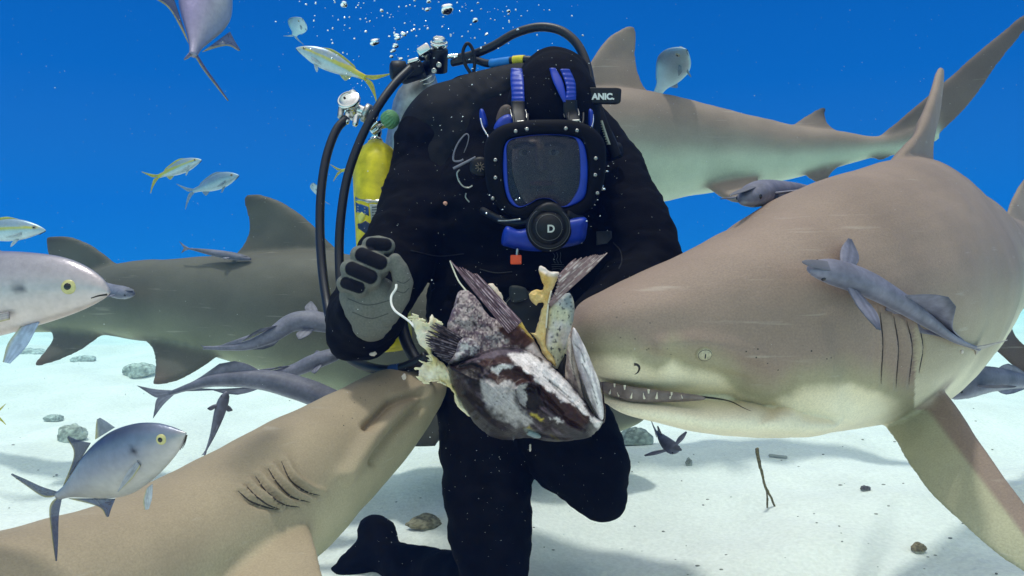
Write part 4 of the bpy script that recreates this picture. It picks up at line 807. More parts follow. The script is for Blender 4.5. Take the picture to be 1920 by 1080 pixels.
def decal(name, poly, mat, lift=.0012, step=3, ragged=0):
    g = inflate(poly, 2.0, 0, 5, step=step, ragged=ragged, per=1, seam=.0005); P = g[2]; V2 = g[0].copy(); h2 = len(V2)//2
    for i in range(h2):
        p, n = hit(bt, *P[i])
        if p is None: p, n = hit(bt, min(max(P[i][0], 668), 735), P[i][1])
        if p is None: continue
        if n @ (p-CAMP) > 0: n = -n
        V2[i] = p+n*lift; V2[i+h2] = p+n*.0002
    return obj(name, (V2, g[1]), mat, tank)
m_stb = material('sticker_blue', (.012,.07,.25), rough=.5, nz=.3, nzs=70); m_stw = material('sticker_grey', (.33,.36,.36), rough=.5, nz=.2, nzs=90); m_sty = material('sticker_yellow', (.70,.66,.14), rough=.5); m_std = material('sticker_navy', (.018,.03,.075), rough=.5, nz=.3, nzs=80); m_print = material('print_dark', (.05,.06,.08), rough=.6)
decal('band', [(667,369),(690,374),(712,374),(734,370),(734,377),(712,381),(690,381),(667,377)], m_steel2)
decal('sticker', [(667,379),(680,384),(691,388),(692,405),(668,398)], m_stb); decal('sticker', [(693,383),(715,382),(716,411),(705,415),(696,413)], m_stw)
for yy in range(388, 409, 5): decal('print', [(698,yy),(712,yy-1),(712,yy+.9),(698,yy+1.9)], m_print, lift=.0022)
for yy in range(386, 398, 5): decal('print', [(671,yy),(686,yy+4),(686,yy+6),(671,yy+2)], m_stw, lift=.0022)
decal('sticker', [(671,405),(679,397),(686,403),(681,414),(674,418)], m_sty); decal('sticker', [(671,420),(686,414),(695,420),(696,441),(684,437),(672,428)], m_std)
decal('sticker', [(714,352),(724,344),(735,339),(737,362),(726,366),(716,360)], m_std)
# valve body with knob
va = W(706, 266, 2.02); vu = -tax
obj('valve', lathe([(.006,-.004),(.013,.0),(.013,.018),(.016,.024),(.016,.05),(.012,.056),(.002,.058)], va, vu, 28), m_steel, tank)
kx = nrm(camdir(.72,-.42,-.52)); kb = W(724, 230, 1.98)
obj('valve_neck', rcone(W(710,236,2.0), .012, kb, .0135, 20), m_steel, tank)
kn = lathe([(.012,-.004),(.020,.0),(.0245,.006),(.0255,.016),(.0235,.028),(.018,.035),(.006,.038),(.001,.038)], kb, kx, 64); Vk = kn[0]; rel = Vk-kb; axc = rel @ kx; rad = rel - np.outer(axc, kx); m8 = (np.arange(len(Vk)-2) % 64); rid = np.append(np.where((m8//2) % 2 == 0, 1.0, .90), [1, 1]); Vk = kb + np.outer(axc, kx) + rad*rid[:,None]
obj('knob', (Vk, kn[1]), material('green_knob', (.14,.33,.15), rough=.55, nz=.15), tank)
obj('valve_cap', rbox(W(700,240,1.985), camdir(.8,-.6)*.012, camdir(.6,.8)*.016, _f*.012, .3), m_steel, tank)
obj('valve_bolt', tube_px([(694,243,1.97),(700,236,1.965),(708,229,1.96)], .0042, n=14, m=10), m_steel, tank)
# first stage on the yellow tank
def first_stage(label, c, d, up, side, s=1.0):
    r = empty('regulator_stage', W(*c, d), label, 'regulator'); cc = W(*c, d); up = nrm(np.array(up)); side = nrm(np.array(side))
    obj('turret', lathe([(.012*s,-.045*s),(.020*s,-.042*s),(.021*s,-.020*s),(.019*s,-.014*s),(.019*s,-.008*s),(.0255*s,-.004*s),(.0275*s,.002*s),(.027*s,.007*s),(.024*s,.0095*s),(.0225*s,.0085*s),(.0205*s,.0105*s),(.008*s,.0115*s),(.001,.0116*s)], cc, up, 40), m_steel, r)
    obj('yoke', rcone(cc - up*.018*s + side*.016*s, .0125*s, cc - up*.018*s + side*.05*s, .0135*s, 20), m_steel, r)
    obj('yoke_ring', lathe([(.014*s,-.004*s),(.0225*s,-.003*s),(.0225*s,.009*s),(.014*s,.010*s)], cc - up*.018*s + side*.034*s, side, 30), m_steel2, r)
    obj('yoke_collar', lathe([(.013*s,-.004*s),(.0195*s,-.003*s),(.0195*s,.011*s),(.013*s,.012*s)], cc - up*.018*s + side*.050*s, side, 30), m_rubber, r)
    return r, cc, up, side
fs, cc, fu, fsd = first_stage('shiny steel regulator stage on the yellow tank valve', (655,190), 1.96, camdir(-.16,-.52,-.84), camdir(.9,.38,.05), 1.16)
ra = np.linspace(.9, 2.5, 12); q1 = np.cross(fu, fsd)
obj('port_plug', rcone(cc + fu*.004 + camdir(.12,-.8,.9)*.027, .0115, cc + fu*.004 + camdir(.12,-.8,.9)*.040, .0105, 18), m_steel2, fs)
obj('engraved_arc', tube3(cc + fu*.0137 + .019*(np.outer(np.cos(np.linspace(.2,2.6,20)), _r)+np.outer(np.sin(np.linspace(.2,2.6,20)), np.cross(fu, _r))), .0005, n=30, m=6), m_slit, fs)
hc = cc + fu*.0136 - _r*.0085; obj('screw_hole', lathe([(.0032,-.002),(.0032,.0006),(.0005,.0007)], hc, fu, 18), m_slit, fs)
for k, (dx, dy) in enumerate([(640,212),(652,222),(668,226)]): obj('hose_port', rcone(W(dx, dy-8, 1.955), .0085, W(dx-2, dy+6, 1.945), .008, 14), m_steel if k else m_steel2, fs)
# second set: silver tank behind the shoulder with its own stage
tank2 = empty('scuba_tank', W(790, 300, 2.16), 'bare grey metal diving tank mostly hidden behind the diver\'s shoulder', 'tank')
a2, b2 = W(800, 122, 2.10), W(742, 420, 2.22); x2 = nrm(b2-a2); obj('cylinder', lathe([(.018,.0),(.024,.012),(.045,.05),(.066,.085),(.074,.12),(.075,.3),(.075,.42),(.06,.44),(.01,.445)], a2, x2, 48), material('bare_alloy', (.34,.34,.34), rough=.45, metal=.8, nz=.25, nzs=25, nz2=.2, nz2s=60), tank2)
obj('valve', rcone(W(800,128,2.06), .020, W(812,118,2.04), .020, 20), m_rubber, tank2)
obj('valve_body', rbox(W(772,136,2.03), camdir(.95,-.3)*.036, camdir(.3,.95)*.021, _f*.024, .35), m_rubber, tank2)
kn2 = lathe([(.016,-.02),(.026,-.018),(.028,.0),(.027,.018),(.020,.023),(.002,.024)], W(748,133,2.01), camdir(-.95,.1,-.3), 40); obj('knob', kn2, m_rubber, tank2)
obj('handle_edge', tube_px([(788,153,2.0),(800,148,1.995),(811,142,1.995)], .0020, n=14, m=6), m_steel, tank2); obj('clamp_bracket', tube_px([(793,158,2.0),(806,156,1.99),(814,150,1.99),(816,143,1.99)], .0020, n=20, m=6), m_steel2, tank2)
f2, cc2, fu2, fs2 = first_stage('black and chrome regulator stage with stepped cap above the diver\'s shoulder', (823,84), 1.97, camdir(.06,-.80,-.55), camdir(-.95,.15,.1), .9)
obj('body_block', lathe([(.012,-.075),(.0235,-.072),(.025,-.02),(.024,-.012),(.012,-.010)], cc2, fu2, 32), m_rubber, f2)
obj('cap_step', lathe([(.0195,.008),(.0195,.014),(.016,.016),(.0155,.0195),(.011,.0205),(.0105,.0185),(.0045,.0185),(.004,.015),(.001,.015)], cc2, fu2, 36), m_steel, f2)
obj('hose_fitting', rcone(W(842,106,1.95), .0062, W(868,105,1.95), .0062, 16), m_steel, f2); obj('gold_plug', rcone(W(768,116,1.96), .0068, W(782,112,1.96), .0068, 16), m_steel, f2)
obj('yoke_clamp', rbox(W(795,95,1.96), camdir(.8,-.5)*.018, camdir(.5,.8)*.012, _f*.014, .35), m_steel, f2)
for (x, y) in ((814,133),(823,122)): obj('port', lathe([(.0035,-.004),(.0068,-.003),(.0068,.003),(.0045,.0035),(.0042,.0),(.0005,.0)], W(x,y,1.945), -_f, 20), m_steel2, f2)
# hoses
def hose(label, pts, r, bands=(), mat=None):
    root = empty('hose', W(*pts[-1]), label, 'hose'); P = WA(pts); obj('tube', tube3(P, r, n=140, m=16), mat or m_hoseM, root)
    I = interp(P, 400)
    for a, b, k, m_ in bands: obj('sleeve', tube3(I[int(a*399):int(b*399)+1:3], r*k, n=24, m=16), m_, root)
    return root
m_sb = material('sleeve_blue', (.02,.20,.60), rough=.5, nz=.12); m_sy = material('sleeve_yellow', (.75,.58,.02), rough=.5, nz=.12); m_sd = material('sleeve_navy', (.02,.05,.16), rough=.6, nz=.2)
hose('outer black hose looping down from the yellow tank\'s regulator past the gloved hand', [(650,222,1.95),(630,245,1.93),(612,295,1.90),(602,360,1.87),(600,430,1.84),(604,500,1.80),(612,560,1.75),(622,605,1.70),(650,665,1.66),(690,688,1.62),(735,694,1.58),(775,682,1.55),(800,668,1.54)], .0115, [(.83,.87,1.08,m_sd)])
hose('inner black hose from the black valve down in front of the yellow tank', [(770,128,1.96),(738,160,1.92),(706,205,1.88),(676,262,1.86),(652,330,1.84),(640,400,1.82),(636,470,1.80),(640,540,1.76),(655,610,1.72)], .0112)
hose('long black hose arching over the diver\'s hood to the far shoulder', [(862,108,1.95),(885,103,1.93),(925,86,1.90),(965,63,1.88),(1010,51,1.86),(1050,57,1.84),(1080,80,1.82),(1098,115,1.80),(1108,160,1.78),(1122,215,1.76),(1142,255,1.75),(1158,290,1.75)], .0112)
hose('short hose with blue and yellow sleeves lying on the diver\'s shoulder', [(848,118,1.96),(885,112,1.93),(915,119,1.89),(945,116,1.86),(975,112,1.84),(1005,113,1.82)], .0098, [(.44,.68,1.16,m_sb),(.72,.86,1.16,m_sy)])
o = obj('cord_loop', tube_px([(884,140,1.9),(872,120,1.9),(868,98,1.9),(874,83,1.9),(881,84,1.9),(888,98,1.9),(890,118,1.9),(888,136,1.9)], .0045, n=70, m=10), m_rubber); tag(o, 'thin upright loop of black cord round the hoses on the shoulder', 'cord')
hose('black hose with a faint blue band curving beside the fish flesh', [(752,600,1.62),(757,625,1.60),(766,650,1.585),(778,672,1.57),(792,690,1.56),(812,705,1.56)], .0135)
# tag with letters
tg = empty('hose_tag', W(1131, 180, 1.70), 'black rectangular rubber tag with white capital letters beside the arching hose', 'tag')
obj('plate', rbox(W(1130,180,1.61), camdir(1,.01)*.040, camdir(-.06,1)*.0175, _f*.006, .3), m_rubber, tg)
add_text('ANIC.', .0185, material('tag_white', (.75,.75,.75), rough=.5, nz=.03), 'lettering', W(1131, 181.5, 1.6025), camdir(1,.0), _u, tg, bold=.0009)
# toothed strap
zp = empty('ratchet_strap', W(1136, 255, 1.7), 'pale toothed strap edge beside the diver\'s far shoulder', 'strap')
obj('backing', tube_px([(1116,195,1.72),(1130,235,1.71),(1146,272,1.71),(1156,296,1.71)], .014, n=30, m=12), m_nylon, zp)
zl = interp([(1126,226),(1133,248),(1141,271)], 60); L1 = [(x-(3.2 if (i//3) % 2 else .4), y) for i, (x, y) in enumerate(zl)]; poly = L1 + [(x+4, y) for x, y in zl[::-1]]
obj('teeth', inflate(poly, 1.688, .001, 2, step=2, per=1)[:2], material('pale_plastic', (.42,.42,.36), rough=.5), zp)
# white cord from the thumb to the bait
o = obj('string', tube_px([(743,534,1.36),(742,542,1.352),(734,555,1.345),(734,570,1.33),(741,583,1.30),(756,594,1.24),(768,603,1.17),(776,612,1.10)], .0024, n=80, m=8, r1=.0019), material('white_cord', (.8,.79,.76), rough=.7, nz=.1)); tag(o, 'thin white cord between the glove\'s thumb and the torn fish', 'cord')
# ------------------------------------------------------------------ the bait: torn grouper head
def z1(*pts): return [(770+.2592*x, 560+.2592*y) for x, y in pts]
def z2(*pts): return [(830+.2222*x, 460+.2222*y) for x, y in pts]
m_bait = material('bait_skin', attr=True, rough=.36, nz=.16, nzs=230, bump=.0010, bs=320, spec=.16)
m_flesh = material('bait_flesh', attr=True, rough=.5, nz=.14, nzs=120, bump=.003, bs=140, spec=.35, sss=.15)
m_bfin = material('bait_fin', attr=True, rough=.55, nz=.12, nzs=240, bump=.0006, bs=400, spec=.14)
DK, BR, WH, GR, PU = (np.array(lin(*c)) for c in ((38,27,28), (72,54,48), (222,212,212), (165,158,158), (120,104,116)))
bait = empty('fish_carcass', W(960, 830, 1.05), 'torn brown and white blotched grouper head with fins and pale flesh hanging before the diver', 'fish')
BD = 1.07
def bdepth(P): return BD + (P[:,0]-960)*.00008 + (P[:,1]-700)*-.00008
# --- head
HO = z1((268,482),(290,570),(335,690),(395,790),(440,872),(505,945),(590,1000),(690,1022),(780,1012),(860,1008),(960,1026),(1080,1036),(1200,1020),(1285,1006),(1345,962),(1384,912),(1390,885),(1340,850),(1290,775),(1215,690),(1130,590),(1045,510),(960,440),(850,385),(735,352),(620,356),(510,388),(410,432),(330,468))
ridges = [ # (line, half width px, height m)
    (z1((340,480),(420,445),(520,440),(600,445),(690,440),(750,470)), 5, .004), (z1((520,545),(570,490),(640,470),(720,480),(790,500),(860,540),(900,610)), 6, .006),
    (z1((760,660),(775,630),(820,610),(880,612),(920,650),(960,740),(1040,830),(1110,890)), 5, .006), (z1((760,660),(770,720),(810,790),(850,820)), 4, .004),
    (z1((860,540),(960,640),(1060,710),(1150,760),(1240,830),(1290,880)), 9, .006), (z1((960,440),(1080,560),(1200,700),(1300,830)), 10, .005), (z1((850,390),(960,500),(1090,620),(1200,760)), 8, .003),
    (z1((940,800),(1040,880),(1140,930),(1240,950)), 7, .005), (z1((380,700),(480,800),(560,890),(680,960)), 6, .003), (z1((420,620),(520,760),(640,880),(760,950)), 5, .002)]
grooves = [(z1((350,500),(440,480),(500,500),(520,545),(600,460)), 3, .003), (z1((910,615),(940,690),(990,770),(1080,850),(1170,905),(1250,945)), 4, .006), (z1((750,665),(765,735),(805,800),(850,835)), 2.5, .003),
    (z1((700,395),(740,440),(760,470)), 2.5, .002), (z1((1010,600),(1090,680),(1180,760),(1260,860)), 2.5, .002), (z1((860,960),(980,990),(1120,1010),(1280,1010)), 3, .005), (z1((930,640),(1010,740),(1100,830)), 2.5, .004)]
def head_rel(P):
    r = (noise(np.c_[P*.05, P[:,:1]*0], 1, 4)-.5)*.006 + (noise(np.c_[P*.16, P[:,:1]*0], 1, 6)-.5)*.0025
    for l, w, h in ridges: r = r + 1.7*h*np.exp(-(ldist(P, l)/w)**2)
    for l, w, h in grooves: r = r - 1.8*h*np.exp(-(ldist(P, l)/w)**2)
    b = z1((520,560))[0]; cheek = sdist(P, z1((540,600),(740,590),(770,700),(820,820),(700,900),(580,800))); r += .006*sm(-6, 18, cheek)
    snout = sdist(P, z1((930,640),(1000,640),(1150,760),(1290,890),(1340,960),(1280,1000),(1140,930),(1010,800))); r += .008*sm(-4, 8, snout); return r
def bait_depth(P): return bdepth(P) - .012*sm(900, 1100, P[:,0])
hv, hf, hp, hd_ = inflate(HO, bait_depth, .078, 80, step=2.0, relief=head_rel, back=.8, ragged=1.5)
BR = np.array(lin(62,40,36)); DK = DK*.6
def hpaint(P, V):
    w = np.stack([noise(np.c_[P*.06, P[:,:1]*0], 1.3, 2), noise(np.c_[P*.06, P[:,:1]*0+7], 1.3, 3)], 1)-.5; w2 = np.stack([noise(np.c_[P*.2, P[:,:1]*0], 1.3, 12), noise(np.c_[P*.2, P[:,:1]*0+7], 1.3, 13)], 1)-.5
    Q = P + w*14 + w2*6; streak = noise(np.c_[(P @ np.array([.78,.62]))[:,None]*.035, (P @ np.array([-.62,.78]))[:,None]*.28, P[:,:1]*0], 1, 17, 3)
    c = mixc(DK*1.6, PU*.45, sm(.42, .68, streak))                                                      # throat and gill cover
    low = sdist(P, z1((268,482),(400,620),(560,800),(760,940),(1000,1010),(1300,1040),(600,1040),(300,800))); c = mixc(c, DK, sm(-8, 16, low)*.6*sm(.62,.40,streak))
    P_ = lambda poly, col, s=2.0, warp=Q: mixc(c, col, sm(-s, s, sdist(warp, poly)))
    c = P_(z1((500,600),(620,600),(720,585),(770,640),(765,720),(810,800),(860,850),(880,900),(780,950),(660,900),(570,810),(520,720)), GR*.95, 5)
    c = P_(z1((330,480),(420,440),(500,450),(520,540),(500,620),(420,600),(360,540)), DK, 3)
    c = P_(z1((400,440),(520,385),(640,355),(760,355),(850,385),(760,400),(640,410),(520,440),(400,470)), PU*.6, 3)
    c = P_(z1((500,460),(560,430),(650,415),(720,420),(760,470),(690,460),(600,470),(520,500)), BR, 2)
    c = P_(z1((690,400),(760,385),(860,400),(960,450),(1050,520),(1140,610),(1230,720),(1310,850),(1260,860),(1160,770),(1040,690),(930,620),(880,570),(790,500),(730,450)), WH*.92, 3)
    c = P_(z1((590,500),(650,470),(740,485),(720,505),(650,515),(640,555),(600,545)), WH*.9, 2)
    c = P_(z1((545,560),(600,520),(640,550),(660,515),(760,495),(860,540),(900,610),(830,610),(770,625),(730,585),(690,590),(640,610),(570,590)), BR*.85, 2)
    c = P_(z1((770,640),(830,625),(820,680),(850,740),(850,790),(800,760),(770,700)), GR, 2)
    c = P_(z1((830,620),(890,615),(940,680),(960,760),(930,790),(900,830),(850,800),(850,730),(815,680)), DK*1.1, 2.5)
    c = P_(z1((920,630),(970,640),(1000,680),(1100,740),(1200,790),(1280,870),(1310,950),(1280,1000),(1200,960),(1100,870),(1020,790),(960,720)), BR*.75, 2)
    c = P_(z1((1280,870),(1350,940),(1350,1000),(1270,1020),(1180,1000),(1080,940),(1050,900),(1140,930),(1240,960)), DK*1.05, 3)
    c = P_(z1((1010,850),(1060,850),(1110,885),(1095,900),(1050,890)), WH*.85, 2); c = P_(z1((1290,840),(1340,850),(1390,880),(1380,920),(1350,935),(1300,890)), WH, 2.5)
    for pl in (z1((870,830),(910,840),(960,860),(940,880),(890,860)), z1((1010,990),(1060,1000),(1090,1015),(1040,1020)), z1((830,940),(850,925),(880,950),(860,965))): c = P_(pl, np.array(lin(178,158,60)), 3)
    c = mixc(c, np.array(lin(120,132,130)), sm(-2, 2, sdist(P, curve_poly(z1((815,945),(850,940),(900,960),(940,995),(920,1005),(860,985))))))
    bot = sdist(P, z1((265,480),(370,560),(460,690),(600,840),(760,900),(900,945),(1080,975),(1230,975),(1390,945),(1390,1060),(500,1060),(250,700))); c = mixc(c, DK*.9, sm(-14, 12, bot + (noise(np.c_[P*.09, P[:,:1]*0], 1, 88)-.5)*34)*.85)
    dots = noise(np.c_[P*.36, P[:,:1]*0], 1, 51, 1); c = mixc(c, DK*2.5, sm(.86, .93, dots)*.6)
    fine = noise(np.c_[(P @ np.array([.75,.66]))[:,None]*.08, (P @ np.array([-.66,.75]))[:,None]*.5, P[:,:1]*0], 1, 19, 2); c = c*(.62+.76*fine)[:,None]
    for l, wd in ((z1((1000,600),(1090,690),(1190,770),(1270,870)), 1.3), (z1((960,560),(1060,640),(1160,720)), 1.1), (z1((760,660),(770,720),(810,790),(850,830)), 1.4), (z1((350,480),(440,450),(520,440)), 1.3), (z1((730,440),(760,470),(690,465)), 1.1)): c = mixc(c, DK, np.exp(-(ldist(P, l)/wd)**2)*.75)
    return c
hcol = hpaint(hp, hv); obj('head', (hv, hf), m_bait, bait, col=hcol)
bH = bvh_of((hv, hf)); p, n = hit(bH, *z1((875,972))[0])
eo = obj('eye', ellipsoid(p+_f*.002, nrm(camdir(.9,.42))*.0145, camdir(-.42,.9)*.0055, _f*.006), material('dead_eye', lin(110,125,128), rough=.15, nz=.2, nzs=150, spec=.6), bait)
# --- skin flap on the near side
FO = z2((130,402),(205,378),(300,470),(400,600),(560,640),(640,625),(690,680),(770,800),(850,930),(930,1010),(840,1060),(700,1040),(500,1060),(300,1060),(150,1010),(95,900),(40,690),(90,520))
def speck(P, a, b, seed=0):
    n1 = noise(np.c_[P*.12, P[:,:1]*0], 1, 60+seed, 3); n2 = noise(np.c_[P*.42, P[:,:1]*0], 1, 63+seed, 2); d = noise(np.c_[P*.30, P[:,:1]*0], 1, 66+seed, 1)
    c = mixc(a, b, sm(.36, .66, n1*.6+n2*.4)); c = mixc(c, WH*.85, sm(.60, .72, n2)*.5); return mixc(c, DK*1.2, sm(.77, .86, d)*.85)
fv, ff, fp, fd = inflate(FO, lambda P: bdepth(P)+.004+(700-P[:,1])*.00018, .012, 30, step=2.4, relief=lambda P: (noise(np.c_[P*.07, P[:,:1]*0], 1, 33)-.5)*.009, ragged=2)
fc_ = speck(fp, PU*.62, GR*1.0); fc_ = mixc(fc_, BR*.85, sm(-9, 9, sdist(fp, z2((480,700),(540,590),(640,640),(780,800),(770,850),(680,880),(560,820),(500,760))) + (noise(np.c_[fp*.1, fp[:,:1]*0], 1, 3)-.5)*26)); fc_ = mixc(fc_, np.array(lin(150,120,60)), np.exp(-(ldist(fp, z2((620,640),(700,700),(780,800)))/5)**2)*.7)
fc_ = mixc(fc_, WH*.9, sm(-3, 4, sdist(fp, z2((770,820),(850,930),(930,1020),(840,1000),(760,900),(700,870)))))
fc_ = fc_*np.array([1.05,.94,.93]); obj('skin_flap', (fv, ff), m_bait, bait, col=fc_)
def ffin(name, tips, root, dcol, lcol, depth_root, depth_tip, th=.006, nr=9, split=.25, seed=0, pale=None):
    """ray fin: a fan of tapering rays fused into one web, ragged towards the tips. tips/root: px polylines of equal sense"""
    T, R = interp(np.array(tips), nr), interp(np.array(root), nr); rg = np.random.default_rng(seed); gs, cs = [], []
    for i in range(nr):
        a = np.array([*R[i], depth_root]); b = np.array([*T[i], depth_tip+rg.uniform(-.003, .003)]); m = (a+b)/2 + np.array([*rg.uniform(-2, 2, 2), 0]); w = np.linalg.norm(T[-1]-T[0])/nr*.62; wr = np.linalg.norm(R[-1]-R[0])/nr*.75
        dirv = (b-a)[:2]/np.linalg.norm((b-a)[:2]); pn = np.array([-dirv[1], dirv[0]])
        def row(p, k): return [p[0]+pn[0]*k, p[1]+pn[1]*k, p[2]]
        m = a*.3+b*.7; wm = wr*.3+w*.7; L = [row(a, -wr), row((a+m)/2, -(wr+wm)/2), row(m, -wm*1.05), row(b, -w*.30)]; E = [row(a, wr), row((a+m)/2, (wr+wm)/2), row(m, wm*1.05), row(b, w*.30)]
        g = fin3(WA(L), WA(E), th, tmin=.0009, n=30, k=9); g = (g[0] - _f*rg.uniform(0, .0025), g[1], g[2]); A = g[2]; gs.append(g)
        mid = np.exp(-((A['u']-.5)/.22)**2); k = noise(g[0], 160, seed+i, 2); c = mixc(dcol*(.8+.4*noise(g[0], 50, seed+40, 2))[:,None], lcol, mid*sm(.40, .66, k + rg.uniform(-.08,.08))); 
        if pale is not None: c = mixc(c, pale, sm(.55, 1, A['v'])*(.0 if rg.random() < .5 else .6))
        cs.append(c)
    V, Fs = join(*gs); return obj(name, (V, Fs), m_bfin, bait, col=np.vstack(cs))
FL, FD = np.array(lin(186,160,168)), np.array(lin(104,80,88))
ffin('pectoral_fin', z2((68,132),(118,180),(165,186),(215,215),(255,240),(285,238),(300,262)), z2((560,740),(590,715),(620,690),(640,670),(655,655),(660,650),(665,648)), FD, FL, 1.045, 1.055, nr=13, seed=3)
obj('fin_spine', tube_px([(844,489,1.052),(850,505,1.05),(860,527,1.048),(874,545,1.046)], .0011, n=30, m=6), m_tooth, bait)
obj('torn_edge', *(lambda g: (g[:2], m_flesh, bait, mixc(np.array(lin(232,220,205)), np.array(lin(205,176,150)), noise(g[0], 90, 4))))(inflate(z2((380,345),(430,325),(490,400),(530,490),(600,590),(680,690),(600,640),(500,540),(420,430)), 1.058, .006, 6, step=2.4, ragged=2.5)))
obj('torn_edge', *(lambda g: (g[:2], m_flesh, bait, mixc(np.array(lin(214,180,60)), np.array(lin(190,150,90)), noise(g[0], 90, 4))))(inflate(z2((625,625),(650,630),(690,680),(740,760),(770,800),(700,740),(640,670)), 1.05, .005, 5, step=2.4, ragged=2)))
# --- dark fin and frayed yellow flesh at the torn end
fleshL = z1((12,150),(40,128),(90,160),(120,190),(150,112),(180,160),(215,185),(190,260),(160,320),(150,390),(200,440),(262,490),(300,600),(345,700),(390,770),(432,852),(380,825),(325,755),(312,690),(285,650),(240,622),(190,590),(150,590),(120,610),(72,582),(58,530),(92,468),(150,455),(130,400),(62,325),(40,262),(22,205))
g = inflate(fleshL, lambda P: 1.085+(noise(np.c_[P*.06, P[:,:1]*0], 1, 44)-.5)*.012, .005, 5, step=2.0, ragged=2.2, relief=lambda P: (noise(np.c_[P*.12, P[:,:1]*0], 1, 48)-.5)*.006)
cf = mixc(np.array(lin(214,196,132)), np.array(lin(238,228,196)), sm(.35, .65, noise(g[0], 45, 2))); cf = mixc(cf, np.array(lin(236,226,214)), sm(20, 4, ldist(g[2], z1((20,160),(150,120),(70,300))))*.6 + sm(26, 6, ldist(g[2], z1((70,540),(120,580))))*.7); obj('flesh', g[:2], m_flesh, bait, col=cf)
rg = np.random.default_rng(3); gs = []
for i in range(46):                                       # frayed fibres along the torn rim
    O = curve_poly(fleshL, 3); k = rg.integers(0, 28) if i < 24 else rg.integers(60, 84); c = O[k % len(O)]; a = rg.uniform(math.pi*.75, math.pi*1.4); l = rg.uniform(4, 11)
    gs.append(tube_px([(c[0]+4, c[1], 1.08), (c[0]+math.cos(a)*l*.5+rg.uniform(-1,1), c[1]+math.sin(a)*l*.5, 1.077), (c[0]+math.cos(a)*l, c[1]+math.sin(a)*l*.8+rg.uniform(-2,2), 1.076)], .0018, n=10, m=6, r1=.0006))
V, Fs = join(*gs); obj('frayed_fibre', (V, Fs), m_flesh, bait, col=np.tile(np.array(lin(236,226,190)), (len(V), 1)))
ffin('pectoral_fin', z1((175,175),(140,200),(112,265),(108,300),(125,340),(170,390),(215,430),(250,450)), z1((370,285),(355,310),(340,340),(335,370),(325,400),(320,425),(315,440),(310,460)), np.array(lin(40,31,36)), np.array(lin(118,106,114)), 1.048, 1.062, nr=15, seed=8, pale=np.array(lin(110,100,104)))
obj('fin_base', *(lambda g: (g[:2], m_bait, bait, mixc(speck(g[2], PU*.7, WH*.75, 4), DK, sm(14, 3, ldist(g[2], z1((260,470),(330,470),(400,440))))*.8)))(inflate(z1((350,310),(400,280),(460,300),(500,350),(480,400),(400,440),(330,470),(270,470),(320,400)), 1.045, .012, 14, step=2.2, relief=lambda P: (noise(np.c_[P*.12, P[:,:1]*0], 1, 38)-.5)*.008)))
# --- far side flap with its own fin and orange flesh
SO = z2((905,385),(960,440),(1070,400),(1110,500),(1105,620),(1075,740),(1050,850),(1010,980),(960,1040),(900,980),(860,880),(868,760),(880,660),(888,520))
g = inflate(SO, lambda P: 1.10+(P[:,0]-1060)*.0002, .016, 30, step=2.4, ragged=1.2, relief=lambda P: (noise(np.c_[P*.06, P[:,:1]*0], 1, 39)-.5)*.008 - .003*np.exp(-(ldist(P, z2((960,560),(950,700),(930,850)))/3)**2))
c = mixc(WH*.92, np.array(lin(205,198,170)), sm(.4,.65,noise(g[0], 30, 3))); c = mixc(c, np.array(lin(140,148,150)), sm(-16, 10, sdist(g[2], z2((1000,430),(1080,400),(1115,520),(1100,640),(1060,560)))+(noise(g[0], 60, 5)-.5)*26)); c = mixc(c, BR, sm(-4, 4, sdist(g[2], z2((880,560),(900,400),(1000,420),(960,480),(910,530))))); dots = noise(np.c_[g[2]*.24, g[2][:,:1]*0], 1, 71, 1); c = mixc(c, np.array(lin(58,58,66)), sm(.78, .85, dots)*.9); obj('skin_flap', g[:2], m_bait, bait, col=c)
fleshR = z2((820,172),(850,180),(900,215),(960,225),(985,240),(950,320),(910,420),(885,520),(878,640),(872,740),(875,850),(930,940),(955,1020),(910,990),(850,920),(800,810),(752,750),(742,738),(780,735),(805,650),(828,560),(850,490),(810,488),(790,505),(760,480),(728,430),(735,400),(780,375),(848,372),(838,300),(808,215))
g = inflate(fleshR, lambda P: 1.085+(noise(np.c_[P*.06, P[:,:1]*0], 1, 54)-.5)*.010, .006, 5, step=2.0, ragged=1.6, relief=lambda P: (noise(np.c_[P*.13, P[:,:1]*0], 1, 58)-.5)*.010)
c = mixc(np.array(lin(212,172,96)), np.array(lin(230,200,140)), sm(.35, .65, noise(g[0], 45, 9))); c = mixc(c, WH, sm(10, 3, ldist(g[2], z2((815,180),(900,230),(980,240))))*.8); obj('flesh', g[:2], m_flesh, bait, col=c)
obj('skin_rim', tube_px([(1034,545,1.068),(1028,572,1.068),(1025,600,1.070),(1024,615,1.074)], .0013, n=40, m=6), m_tooth, bait)
ffin('pectoral_fin', z2((1125,112),(1235,92),(1290,78),(1330,85),(1386,64)), z2((985,265),(975,320),(960,390),(930,450),(900,505)), np.array(lin(128,104,104)), np.array(lin(214,196,192)), 1.062, 1.072, nr=11, seed=5)
